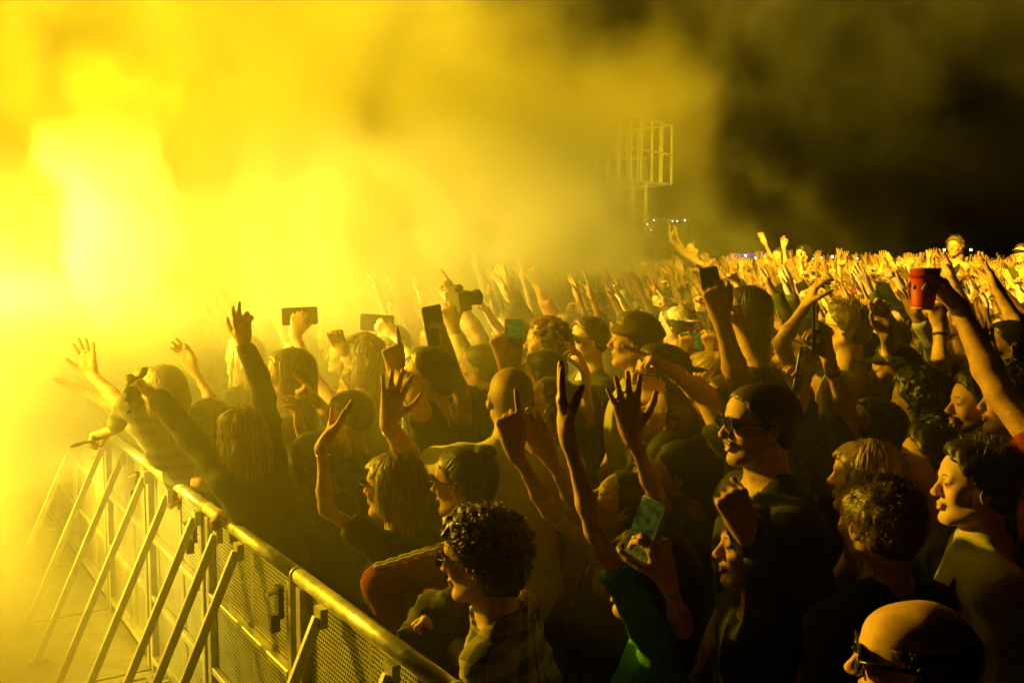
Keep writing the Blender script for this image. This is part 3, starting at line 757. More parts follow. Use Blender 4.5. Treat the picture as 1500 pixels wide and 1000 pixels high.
        if k in ('tank', 'crop'):
            for q in (-1, 1): A(seg(L(q*.085,-.04,1.42), L(q*.075,.03,1.40), .034*s, .034*s, .03, fr))
        else:
            A(seg(L(-.115,-.012,1.392), L(.115,-.012,1.392), .052*s*w + g, .052*s*w + g, .05, fr))
            for q in (-1, 1): A(seg(L(q*.10,-.022,1.415), L(q*.035,-.025,1.475), .040*s*w + g*.8, .040*s*w + g*.6, .035, fr))
            aw = (.84 if f.fem else 1.0)*w*s
            for a in f.arm:
                sh, E, W = a['sh'], a['E'], a['W']; d = unit(E - sh)
                A(ell(sh, (.056*aw + g,)*3, .04))
                if k == 'tee':
                    e = sh + (E - sh)*.62
                    A(seg(sh, e + d*.08, .049*aw + g, .050*aw + g*1.35, .03, None, 0, None, (e, d)))
                else:
                    A(seg(sh, E, .047*aw + g, .038*aw + g, .03)); d2 = unit(W - E); e = E + (W - E)*(.93 if k != 'shirt' else .9)
                    A(seg(E, e + d2*.05, .039*aw + g, .027*aw + g*1.1, .025, None, 0, None, (e, d2)))
                    if k in ('hoodie', 'jacket'): A(seg(e - d2*.045, e - d2*.008, .030*aw + g, .030*aw + g*.9, .012))
        if k == 'hoodie':
            A(seg(L(-.07,-.085,1.43), L(.07,-.085,1.43), .055*s, .055*s, .04, fr)); A(ell(L(0,-.10,1.38), (.10*s,.05*s,.085*s), .04, fr))
        hc, Rh = f.head; n0 = T(0,-.022,1.455)
        ax = unit(hc + Rh @ V(0,-.02,-.05) - n0); nr = (.047 if f.fem else .0555)*(.5 + .5*w)
        if k == 'turtle':
            A(seg(n0 - ax*.02, n0 + ax*.14, nr + .020, nr + .013, .02, None, 0, None, (n0 + ax*.052, ax)))
        elif k in ('jacket', 'shirt'):
            A(seg(n0 - ax*.02, n0 + ax*.14, nr + .020, nr + .022, .012, None, 0, None, (n0 + ax*.040, ax)))
            A(seg(n0 + ax*.020, n0 + ax*.2, nr + .008, nr + .012, .006, None, 1))
        else:
            big = {'tank': .064, 'crop': .058}.get(k, nr + .022)
            A(ell(T(0,.025,1.50), (big, (big*.95 if k not in ('tank', 'crop') else .13), .062*s*(1.7 if k in ('tank', 'crop') else 1)), .012, None, op=1))
        f.cutz = {'crop': 1.12, 'hoodie': .86, 'jacket': .86}.get(k, .84)
        return P
    def shirt(f, h=.012):
        P = f.shirt_prims(); k = f.top; s = f.s; fr = f.torso_fr; cutz = f.cutz
        amp = {'hoodie': .0085, 'jacket': .008, 'shirt': .0075, 'tee': .0075, 'turtle': .006}.get(k, .0025)
        pel, R = fr; sd = f.seed
        def post(D, X, Y, Z):
            D = D + wrinkle(X, Y, Z, sd, amp)
            c = pel + R @ V(0,0,(cutz - .95)*s); n = R @ V(0,0,-1)
            return np.maximum(D, ((X - c[0])*n[0] + (Y - c[1])*n[1] + (Z - c[2])*n[2]).astype(F32))
        return mesh_of(P, h, None, None, post)
    def hair_mesh(f):
        return hair_build(f)
# ------------------------------------------------------------------ hair
_HY = np.array([-.12,-.09,-.05,-.015,.0,.022,.035,.06,.075,.10])
_HZ = np.array([-.078,-.075,-.058,-.030,-.014,.006,.026,.050,.068,.10])
CR_C, CR_R = np.array([0,-.014,.028]), np.array([.0745,.094,.084])
def hairline(l, kind):
    g = np.interp(l[:,1], _HY, _HZ)
    if kind == 'balding': g = np.where(l[:,2] > .045 + .2*np.maximum(-l[:,1] - .02, 0), 1, g)
    return g
def hairmask(l, kind):
    return np.clip((l[:,2] - hairline(l, kind)) / .012, 0, 1)*(l[:,2] > -.09)*(np.abs(l[:,0]) < .085)
def ribbons(C, wid, nrm):
    """C: n,m,3 centre lines -> flat tapering ribbons; wid: n; nrm: n,m,3 outward"""
    n, m, _ = C.shape
    t = np.gradient(C, axis=1); sd = np.cross(t, nrm); sd /= np.maximum(np.linalg.norm(sd, axis=2, keepdims=True), 1e-9)
    tp = np.linspace(1, .0, m)**.6
    a = C + sd*wid[:,None,None]*tp[None,:,None]; b = C - sd*wid[:,None,None]*tp[None,:,None]
    Vt = np.stack([a, b], 2).reshape(n*m*2, 3)
    base = (np.arange(n)*m*2)[:,None] + np.arange(m - 1)*2
    q = np.stack([base, base + 1, base + 3, base + 2], 2).reshape(-1, 4)
    return Vt, q
def hair_build(f):
    kind = f.hair; hc, Rh = f.head
    if kind in ('bald', 'none', 'stubble', None): return None
    rng = np.random.default_rng(f.seed*7 + 3)
    fr = (hc, Rh)
    t = {'buzz': .0035, 'stubble': .002, 'balding': .003, 'short': .010, 'crop': .007, 'quiff': .011, 'curly': .018, 'bun': .006, 'tail': .007, 'long': .010, 'wavy': .014, 'bob': .014, 'fuzz': .013}[kind]
    P = [ell(CR_C, CR_R + t, .01, fr), ell((0,-.035,-.018), np.array([.064,.066,.055]) + t*.9, .02, fr), ell((0,.040,.040), np.array([.056,.052,.046]) + t, .03, fr)]
    if kind == 'quiff': P.append(ell((.005,.045,.095), (.05,.045,.026), .02, fr))
    if kind == 'short': P.append(ell((.008,.02,.10), (.055,.06,.022), .03, fr))
    if kind in ('bob',): P.append(ell((0,-.03,-.035), (.088,.078,.085), .03, fr))
    if kind in ('long', 'wavy'):
        P.append(ell((0,-.03,-.03), (.088,.080,.085), .03, fr)); P.append(seg((0,-.07,-.05), (0,-.095,-.20), .068, .05, .04, fr, sc=(.85,1.5,1)))
    if kind == 'bun': P.append(ell((.0,-.070,.100), (.044,.038,.027), .010, fr))
    if kind == 'tail': P.append(seg((0,-.105,.05), (0,-.15,-.11), .026, .012, .01, fr)); P.append(ell((0,-.108,.055), (.024,.02,.024), .008, fr))
    if kind == 'curly': P.append(ell((0,-.045,-.03), (.078,.072,.07), .03, fr)); P.append(ell((0,.02,.09), (.066,.07,.04), .03, fr))
    bob = kind in ('bob', 'long', 'wavy')
    sd = f.seed
    amp = {'curly': .008, 'wavy': .006, 'fuzz': .004, 'short': .003, 'quiff': .003, 'bob': .004, 'long': .003}.get(kind, .0006)
    def post(D, X, Y, Z):
        x, y, z = [(X - hc[0])*Rh[0,i] + (Y - hc[1])*Rh[1,i] + (Z - hc[2])*Rh[2,i] for i in range(3)]
        g = np.interp(y, _HY, _HZ)
        if bob: g = np.where(y > .045, np.minimum(g, .062), np.where(y < .02, -1, g*1.0 - (np.abs(x) > .05)*.2))
        if kind == 'balding': g = np.where((z > .045 + .2*np.maximum(-y - .02, 0)), z + .05, g)
        if kind == 'curly': g = np.where(y < -.02, -1, g)
        if kind in ('tail',): g = np.where(y < -.085, -1, g)
        if kind in ('bun',): g = np.where(z > .09, -1, g)
        g = g + .006*np.sin(310*x + 90*y + sd)*np.sin(270*y + 150*z) + .004*np.sin(520*x + sd)*np.sin(480*z) + .005*np.sin(120*x + 80*y + sd)
        n = (np.sin(90*x + 30*z + sd)*np.sin(80*y + 20*x)*np.sin(70*z + 40*y + sd) + .6*np.sin(150*x + 20*np.sin(40*y))*np.sin(60*z))*amp
        return np.maximum(D + n.astype(F32), ((g - z)*.8).astype(F32))
    h = max(.007, f.detail)
    v, q = mesh_of(P, h, None, None, post)
    N = int({'buzz': 2400, 'stubble': 0, 'balding': 1300, 'short': 2400, 'crop': 2600, 'quiff': 2400, 'curly': 1000, 'bun': 800, 'tail': 900, 'long': 1100, 'wavy': 1000, 'bob': 1200, 'fuzz': 4000}[kind]*f.hairn)
    sh = np.full((len(v), 4), .5, F32)  # shading put into the tint: the shell is darker than the strands over it
    if N < 20: return v, q, sh
    u = rng.normal(size=(N*4, 3)); u /= np.linalg.norm(u, axis=1, keepdims=True)
    l = CR_C + u*(CR_R + t*.6)
    ok = (l[:,2] > hairline(l, kind) + .004)
    l, u = l[ok][:N], u[ok][:N]; n = len(l)
    nor = (l - CR_C) / CR_R**2; nor /= np.linalg.norm(nor, axis=1, keepdims=True)
    down = np.stack([l[:,0]*2.0, -.05 + 0*l[:,0], -np.ones(n)], 1)
    if kind in ('long', 'wavy', 'bob', 'tail', 'bun'):
        m = {'long': 11, 'wavy': 10, 'bob': 6, 'tail': 4, 'bun': 4}[kind]; st = {'long': .035, 'wavy': .032, 'bob': .022, 'tail': .03, 'bun': .025}[kind]
        C = np.zeros((n, m, 3)); C[:,0] = l; p = l.copy(); ph = rng.uniform(0, 6.28, n)
        Rk = CR_R + t*1.1 + rng.uniform(0, .006, n)[:,None]
        for j in range(1, m):
            if kind in ('tail', 'bun'): d = (np.array([0,-.11,.05]) if kind == 'tail' else np.array([0,-.068,.095])) - p; d /= np.linalg.norm(d, axis=1, keepdims=True)
            else:
                d = down*np.array([.55*max(0, 1 - j*.25),1,1]) + rng.normal(size=(n,3))*.10
                if kind == 'wavy': d[:,0] += .55*np.sin(ph + j*1.3); d[:,1] += .45*np.cos(ph + j*1.3)
            d /= np.linalg.norm(d, axis=1, keepdims=True)
            p = p + d*st
            e = (p - CR_C) / Rk; en = np.linalg.norm(e, axis=1, keepdims=True)
            p = np.where(en < 1, CR_C + (p - CR_C) / en, p)
            fl = np.array([0,-.03,-.03]); Re = np.array([.086,.080,.088]) + rng.uniform(0,.004)
            if kind in ('long', 'wavy', 'bob'):
                e = (p - fl) / Re; en = np.linalg.norm(e, axis=1, keepdims=True); p = np.where(en < 1, fl + (p - fl) / en, p)
                p[:,1] = np.where((p[:,1] > .02) & (p[:,2] < .05), np.maximum(.02, p[:,1] - .02), p[:,1])
            C[:,j] = p
        nr = C - np.array([0,-.03,0]); nr[:,:,2] *= .3; nr /= np.linalg.norm(nr, axis=2, keepdims=True)
        wd = rng.uniform(.0011,.0026, n)
    else:
        m = 4 if kind != 'curly' else 9; Ls = {'buzz': .006, 'balding': .008, 'short': .030, 'crop': .015, 'quiff': .032, 'curly': .040, 'fuzz': .019}[kind]
        comb = {'short': np.array([.3,.5,.2]), 'quiff': np.array([.2,.1,.8]), 'crop': np.array([0,.7,-.2])}.get(kind, np.array([0,.1,-.2]))
        d = nor*{'buzz': .8, 'crop': .45, 'short': .55, 'quiff': .7, 'fuzz': .9}.get(kind, .7) + (comb - nor*(nor @ comb)[:,None])*.9 + rng.normal(size=(n,3))*{'fuzz': .5, 'curly': .6}.get(kind, .22)
        if kind == 'short' or kind == 'quiff': ln = Ls*np.clip(.35 + (l[:,2] - .02)*10, .3, 1.2)
        else: ln = np.full(n, Ls)
        ln = ln*rng.uniform(.6, 1.2, n)
        C = np.zeros((n, m, 3)); C[:,0] = l; p = l.copy(); ph = rng.uniform(0, 6.28, n)
        for j in range(1, m):
            dd = d / np.linalg.norm(d, axis=1, keepdims=True)
            p = p + dd*(ln / (m - 1))[:,None]; C[:,j] = p
            if kind == 'curly':
                d = nor*.55 + np.array([0,0,-.15]) + np.stack([np.sin(ph + j*1.7), np.cos(ph + j*1.7), np.sin(ph*2 + j*1.7)], 1)*1.3; ln = np.full(n, .105)
            else: d = d + np.array([0,0,-.25]) + comb*.2
        nr = np.repeat(nor[:,None], m, 1) + rng.normal(size=(n,1,3))*.4
        wd = rng.uniform(.0007,.0014, n)*(2.0 if kind == 'curly' else 1)*(.7 if kind in ('buzz',) else 1)*f.d_w
    rv, rq = ribbons(C, wd, nr)
    rv = rv @ Rh.T + hc
    m_ = C.shape[1]; tn = rng.uniform(.55, 1.7, n)**1.2
    tv = np.repeat(tn, m_*2)[:,None]*np.ones((1, 4)); tv = tv*np.tile(np.repeat(np.linspace(.75, 1.15, m_), 2), n)[:,None]
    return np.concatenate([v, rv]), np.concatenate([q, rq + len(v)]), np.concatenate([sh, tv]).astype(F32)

def beard_build(f):
    hc, Rh = f.head; fr = (hc, Rh); g = .004; ch = f.face.get('chin', 1.0); jw = f.face.get('jaw', 1.0)
    full = f.beard == 'full'
    P = [seg((-.022,.0885,-.0505), (.022,.0885,-.0505), .0075, .0075, .006, fr)]
    if full:
        for s in (-1, 1): P.append(seg((s*.054*jw,.0,-.040), (s*.020,.062*ch,-.098), .017 + g, .018 + g, .022, fr))
        P.append(ell((0,.070*ch,-.101), (.025,.023,.021), .018, fr))
        for s in (-1, 1): P.append(seg((s*.030,.083,-.055), (s*.022,.082,-.088), .006, .007, .012, fr))
        P.append(ell((0,.100,-.064), (.018,.016,.011), .004, fr, op=1))
    sd = f.seed
    def post(D, X, Y, Z):
        x, y, z = [(X - hc[0])*Rh[0,i] + (Y - hc[1])*Rh[1,i] + (Z - hc[2])*Rh[2,i] for i in range(3)]
        return D + (np.sin(400*x + sd)*np.sin(380*y)*np.sin(390*z)*.0012).astype(F32)
    return mesh_of(P, .005, None, None, post)
# ================================================================== people: materials and small worn things
SKINS = {'fair': (.52,.31,.21), 'pale': (.60,.39,.28), 'tan': (.40,.22,.13), 'olive': (.36,.21,.13), 'brown': (.20,.105,.058), 'dark': (.095,.050,.030)}
HAIRS = {'black': (.018,.014,.012), 'dark': (.038,.025,.016), 'brown': (.090,.052,.028), 'light': (.18,.11,.055), 'blond': (.34,.22,.10), 'red': (.16,.045,.018), 'grey': (.20,.19,.17)}
def skin_mat(k): return mat('skin_' + k, SKINS[k], .56, 0., .30, 460, .22, 30, True, espec=.32)
def hair_mat(k): return mat('hair_' + k, HAIRS[k], .40, 0., .25, 420, .30, 120, True)
def plaid_mat(name, c1, c2, sc=14.):
    if name in _MC: return _MC[name]
    m = mat(name, c1, .85, 0., .4, 400, .12, 20); t = m.node_tree; N, L = t.nodes, t.links; b = N['Principled BSDF']
    tc = N.new('ShaderNodeTexCoord'); sp = N.new('ShaderNodeSeparateXYZ'); L.new(tc.outputs['Object'], sp.inputs[0])
    def M(op, a, v):
        n = N.new('ShaderNodeMath'); n.operation = op; L.new(a, n.inputs[0])
        if isinstance(v, bpy.types.NodeSocket): L.new(v, n.inputs[1])
        else: n.inputs[1].default_value = v
        return n.outputs[0]
    f = None
    u = M('MULTIPLY', M('ARCTAN2', sp.outputs[0], sp.outputs[1]), .17)
    for a in (u, sp.outputs[2]):
        w = M('GREATER_THAN', M('FRACT', M('MULTIPLY', a, sc), 0.), .55); f = w if f is None else M('ADD', f, w)
    x = N.new('ShaderNodeMix'); x.data_type = 'RGBA'; x.inputs[6].default_value = (*c1, 1); x.inputs[7].default_value = (*c2, 1)
    L.new(M('MULTIPLY', f, .5), x.inputs[0]); L.new(x.outputs[2], b.inputs['Base Color'])
    return m
CLOTH = {'black': (.012,.012,.013), 'charcoal': (.035,.035,.038), 'navy': (.018,.022,.040), 'olive': (.055,.058,.030), 'cream': (.58,.54,.42), 'white': (.72,.72,.70), 'grey': (.20,.20,.20), 'green': (.045,.28,.060),
         'red': (.26,.022,.018), 'maroon': (.20,.020,.016), 'beige': (.50,.46,.33), 'yellow': (.55,.42,.06), 'blue': (.05,.10,.26), 'orange': (.50,.11,.02), 'brown': (.09,.055,.03), 'pink': (.55,.20,.24)}
def cloth_mat(k):
    if k == 'plaid': return plaid_mat('plaid_cotton', (.30,.27,.17), (.020,.022,.016))
    if k == 'plaid_dark': return plaid_mat('dark_plaid_cotton', (.10,.10,.06), (.012,.013,.012), 18.)
    if k == 'camo': return plaid_mat('patterned_cotton', (.16,.17,.08), (.04,.045,.025), 9.)
    return mat('cloth_' + k, CLOTH[k], .88, 0., .5, 420, .14, 14)
M_LENS = mat('dark_lens', (.006,.006,.007), .10, espec=.8); M_FRAME = mat('spectacle_frame', (.012,.011,.010), .3); M_GOLD = mat('gold_jewellery', (.75,.55,.20), .25, 1.)
M_CLEAR = mat('spectacle_lens', (.05,.05,.05), .05, espec=.9); M_EYE = mat('eye_white', (.30,.28,.25), .2); M_IRIS = mat('iris', (.03,.018,.010), .15)
M_BAND = mat('fabric_wristband', (.30,.28,.22), .9); M_STRAP = mat('black_strap', (.010,.010,.010), .7)

def glasses(f, par, sun=True, onhead=False, clear=False, wrap=False):
    hc, Rh = f.head; up = V(0,0,0)
    R = Rh; o = hc
    if onhead: R = Rh @ rot('x', 58); o = hc + Rh @ V(0,-.020,.052)
    w, h = (.0265,.0215) if not wrap else (.033,.024)
    def P(x, y, z): return o + R @ V(x, y, z)
    fr = MB(); ln = []
    for s in (-1, 1):
        ring = []
        for k in range(20):
            a = k*math.tau / 20; ring.append(P(s*.0325 + w*math.cos(a), .1045 - .06*abs(.0325 + s*0 + w*math.cos(a)*s - .03)**1.0*.6 - (.004 if wrap else 0), .004 + h*math.sin(a)))
        fr.tube(ring + [ring[0]], .0022 if not wrap else .0032, 6, False)
        m = MB(); c = np.mean(ring, axis=0) + R @ V(0,.003,0); m.add([c] + ring, [(0, 1 + k, 1 + (k + 1) % 20) for k in range(20)]); ln.append(m)
        fr.tube([P(s*.0325 + s*w*.98,.098,.010), P(s*.076,.075,.012), P(s*.0815,.0,.010), P(s*.080,-.02,-.006)], .0022 if not wrap else .0042, 6)
    fr.tube([P(-.008,.106,.010), P(0,.108,.012), P(.008,.106,.010)], .0022, 6)
    g = fr.build('sunglasses' if not clear else 'spectacles', M_FRAME, par, True)
    for m in ln: m.build('lens', M_LENS if not clear else M_CLEAR, g, True)
def eyes(f, par, brow='dark'):
    hc, Rh = f.head
    for s in (-1, 1):
        c = hc + Rh @ V(s*.031,.0768,.0035); prof = [(max(.0003, .0120*math.sin(math.pi*i / 10)), -.0120*math.cos(math.pi*i / 10)) for i in range(11)]
        Re = Rh @ rot('x', -90)
        m = MB(); m.lathe(prof, c, Re, 14); me = m.data('eye', [M_EYE, M_IRIS], True)
        for p in me.polygons:
            if (np.array(p.center) - c) @ (Rh @ V(0,1,0)) > .0080: p.material_index = 1
        link('eye', me, par)
        MB().tube([hc + Rh @ V(s*x, y, z) for x, y, z in ((.014,.0945,.021), (.026,.093,.0265), (.038,.085,.0265), (.047,.076,.021))], [.0012,.0019,.0016,.0007], 6).build('eyebrow', mat('eyebrow_' + brow, HAIRS[brow], .6), par, True)
def hat(f, par, kind, colour):
    hc, Rh = f.head; fr = (hc, Rh)
    if kind in ('cap', 'cap_back'):
        sy = 1 if kind == 'cap' else -1
        P = [ell((0,-.012,.040), (.084,.104,.088), .01, fr), seg((-.045,sy*.085,.045), (.045,sy*.085,.045), .012, .012, .02, fr), ell((0,sy*.115,.040), (.070,.062,.0065), .012, fr)]
        def post(D, X, Y, Z):
            z = (X - hc[0])*Rh[0,2] + (Y - hc[1])*Rh[1,2] + (Z - hc[2])*Rh[2,2]
            return np.maximum(D, (.032 - z).astype(F32))
        v, q = mesh_of(P, .009, None, None, post); name = 'cap'
    elif kind == 'bucket':
        P = [ell((0,-.012,.052), (.085,.100,.070), .02, fr), ell((0,-.010,.040), (.100,.116,.022), .03, fr)]
        def post(D, X, Y, Z):
            z = (X - hc[0])*Rh[0,2] + (Y - hc[1])*Rh[1,2] + (Z - hc[2])*Rh[2,2]
            return np.maximum(D, (.022 - z).astype(F32))
        v, q = mesh_of(P, .007, None, None, post); name = 'bucket_hat'
    else:
        P = [ell((0,-.012,.040), (.084,.104,.092), .01, fr)]
        def post(D, X, Y, Z):
            z = (X - hc[0])*Rh[0,2] + (Y - hc[1])*Rh[1,2] + (Z - hc[2])*Rh[2,2]; y = (X - hc[0])*Rh[0,1] + (Y - hc[1])*Rh[1,1] + (Z - hc[2])*Rh[2,1]
            return np.maximum(D, (.030 + .35*y - z).astype(F32))
        v, q = mesh_of(P, .006, None, None, post); name = 'headscarf'
    link(name, mesh_data(name, v, q, cloth_mat(colour)), par)
def earring(f, par, hoop=True):
    hc, Rh = f.head
    for s in (-1, 1):
        r = .013 if hoop else .006; c = hc + Rh @ V(s*.082,.0,-.038 - r)
        MB().tube([c + Rh @ V(0, r*math.sin(k*math.tau / 14), r*math.cos(k*math.tau / 14)) for k in range(15)], .0017, 6, False).build('earring', M_GOLD, par, True)
def band(f, i, par, m, t=.0, w=.008, name='wristband'):
    a = f.arm[i]; d = unit(a['E'] - a['W']); c = a['W'] + d*(.02 + t)
    aw = (.84 if f.fem else 1.)*f.w*f.s; x = unit(np.cross(d, V(.3,.2,.9))); y = np.cross(d, x); r = .0285*aw + .02*t + .002
    prof = []
    n = 20; ring = [[c + d*z + (x*math.cos(k*math.tau / n) + y*math.sin(k*math.tau / n))*(r + (.003 if abs(z) < w*.6 else .0)) for k in range(n)] for z in (-w, -w*.5, w*.5, w)]
    v = [p for q in ring for p in q]; fcs = [(j*n + k, j*n + (k + 1) % n, (j + 1)*n + (k + 1) % n, (j + 1)*n + k) for j in range(3) for k in range(n)]
    b = MB(); b.add(v, fcs); b.build(name, m, par, True)

# trousers: one shared mesh, scaled to the wearer
def trousers_data():
    P = []
    for s in (-1, 1):
        P += [seg((s*.085,0,.92), (s*.10,.015,.50), .098, .072, .03), seg((s*.10,.015,.50), (s*.105,-.01,.07), .070, .058, .03), seg((s*.105,-.02,.045), (s*.115,.12,.04), .045, .040, .02)]
    P.append(ell((0,-.003,.93), (.172,.132,.12), .04))
    def post(D, X, Y, Z): return np.maximum(np.maximum(D + wrinkle(X, Y, Z, 3, .004), (Z - .985).astype(F32)), (.004 - Z).astype(F32))
    return mesh_of(P, .022, None, None, post)
_tv, _tq = trousers_data()
TROUSERS = mesh_data('trousers', _tv, _tq, mat('denim', (.035,.045,.075), .9, 0., .4, 300, .2, 9))

# ------------------------------------------------------------------ hand-held things (each is a thing of its own)
def frame_empty(name, loc, R, label, cat, group=None):
    o = bpy.data.objects.new(name, None); COL.objects.link(o)
    M = Matrix([list(R[i]) + [float(loc[i])] for i in range(3)] + [[0,0,0,1]]); o.matrix_world = M; o.empty_display_size = .1
    return tag(o, label, cat, group)
def rounded_slab(w, h, t, r, n=5):
    pts = []
    for cx, cy, a0 in ((w-r,h-r,0), (-w+r,h-r,90), (-w+r,-h+r,180), (w-r,-h+r,270)):
        for k in range(n + 1):
            a = math.radians(a0 + 90*k / n); pts.append((cx + r*math.cos(a), cy + r*math.sin(a)))
    e = min(t*.4, .0015); m = len(pts); v = []
    for z, sh in ((-t, e), (-t + e, 0), (t - e, 0), (t, e)): v += [(x*(1 - sh / w), z, y*(1 - sh / h)) for x, y in pts]
    f = [(j*m + k, j*m + (k + 1) % m, (j + 1)*m + (k + 1) % m, (j + 1)*m + k) for j in range(3) for k in range(m)] + [tuple(range(m)), tuple(range(3*m, 4*m))[::-1]]
    b = MB(); b.add(v, f); return b
M_PHONE = mat('phone_glass', (.008,.008,.008), .25, espec=.4)
def screen_mat(name, c, e):
    if name in _MC: return _MC[name]
    m = mat(name, (.01,.01,.01), .4, espec=.15); t = m.node_tree; b = t.nodes['Principled BSDF']
    n = t.nodes.new('ShaderNodeTexNoise'); n.inputs['Scale'].default_value = 45; tc = t.nodes.new('ShaderNodeTexCoord'); t.links.new(tc.outputs['Object'], n.inputs[0])
    r = t.nodes.new('ShaderNodeValToRGB'); r.color_ramp.elements[0].position = .35; r.color_ramp.elements[0].color = (c[0]*.15, c[1]*.2, c[2]*.15, 1); r.color_ramp.elements[1].position = .7; r.color_ramp.elements[1].color = (*c, 1)
    t.links.new(n.outputs[0], r.inputs[0]); t.links.new(r.outputs[0], b.inputs['Emission Color']); b.inputs['Emission Strength'].default_value = e
    return m
def phone(loc, up, face, label, case='black', lit=None, size=1.0):
    """up: long side, face: direction the screen looks"""
    z = unit(up); y = np.asarray(face, float); y = unit(y - z*(y @ z)); x = np.cross(y, z)
    root = frame_empty('phone', loc, np.stack([x, y, z], 1), label, 'phone', 'phones held up to film')
    cm = {'black': M_PHONE, 'red': mat('red_phone_case', (.55,.03,.02), .5), 'lime': mat('lime_phone_case', (.45,.50,.06), .5), 'white': mat('white_phone_case', (.7,.7,.68), .4)}[case]
    w, h = .0375*size, .0755*size
    rounded_slab(w, h, .0052, .009).build('case', cm, root, False)
    s = rounded_slab(w - .0025, h - .0025, .0006, .007).build('screen', screen_mat('screen_' + lit, {'green': (.13,.26,.02), 'dim': (.07,.09,.008), 'warm': (.25,.18,.03)}[lit], .6) if lit else M_PHONE, root); s.location = (0, .0056, 0)
    b = rounded_slab(.014, .014, .0012, .004).build('camera_bump', M_PHONE, root); b.location = (.017*size, -.0062, h - .024)
    for dz in (-.005, .006): l = ball((0,0,0), .0035).build('lens', M_LENS, b, True); l.location = (0, -.001, dz)
    return root
def cup(loc, up, label):
    z = unit(up); x = unit(np.cross(V(0,1,0), z)); R = np.stack([x, np.cross(z, x), z], 1)
    root = frame_empty('paper_cup', loc, R, label, 'cup')
    red = mat('red_paper', (.50,.030,.018), .55, bump=.1, vary=.08)
    MB().lathe([(.0005,-.060), (.0295,-.060), (.030,-.058), (.043,.060), (.0415,.060), (.0405,.03), (.0005,.03)], (0,0,0), I3, 32).build('cup_wall', red, root, True)
    rim = mat('cream_paper', (.62,.55,.40), .6)
    n = 32; MB().tube([(.0425*math.cos(k*math.tau / n), .0425*math.sin(k*math.tau / n), .060) for k in range(n + 1)], .0024, 8, False).build('rolled_rim', rim, root, True)
    MB().tube([(.030*math.cos(k*math.tau / n), .030*math.sin(k*math.tau / n), -.056) for k in range(n + 1)], .0026, 8, False).build('base_ring', rim, root, True)
    return root
def photo_camera(loc, look, label):
    y = unit(look); x = unit(np.cross(y, V(0,0,1))); z = np.cross(x, y)
    root = frame_empty('photo_camera', loc, np.stack([x, y, z], 1), label, 'camera'); m = mat('camera_rubber', (.014,.014,.014), .6)
    rounded_slab(.070, .048, .030, .012).build('camera_body', m, root); MB().bar((0,0,.045), (0,0,.072), .028, .024, (0,1,0)).build('viewfinder_hump', m, root)
    MB().lathe([(.034,0),(.036,.01),(.036,.075),(.040,.08),(.040,.10),(.034,.10),(.030,.085),(.001,.085)], (0,.028,-.004), rot('x', -90), 24).build('lens_barrel', m, root, True)
    MB().bar((.055,-.005,-.05), (.055,-.005,.045), .018, .036, (0,1,0)).build('grip', m, root)
    MB().bar((-.02,.0,.07), (.03,.0,.072), .010, .010).build('hot_shoe', m, root)
    return root
def crumple(loc, r, label, name, cat, m, seed, sq=(1,1,1)):
    P = []; rg = np.random.default_rng(seed)
    for i in range(9):
        a = rg.normal(size=3)*np.array(sq)*r*.42; b = a + rg.normal(size=3)*np.array(sq)*r*.55; P.append(seg(a, b, r*rg.uniform(.16,.34), r*rg.uniform(.12,.26), .02))
    P.append(ell((0,0,0), np.array(sq)*r*.6, .03))
    def post(D, X, Y, Z): return D + wrinkle(X*2.6, Y*2.6, Z*2.6, seed, .013)
    v, q = mesh_of(P, .010, None, None, post)
    o = link(name, mesh_data(name, v, q, m), None, loc); return tag(o, label, cat)

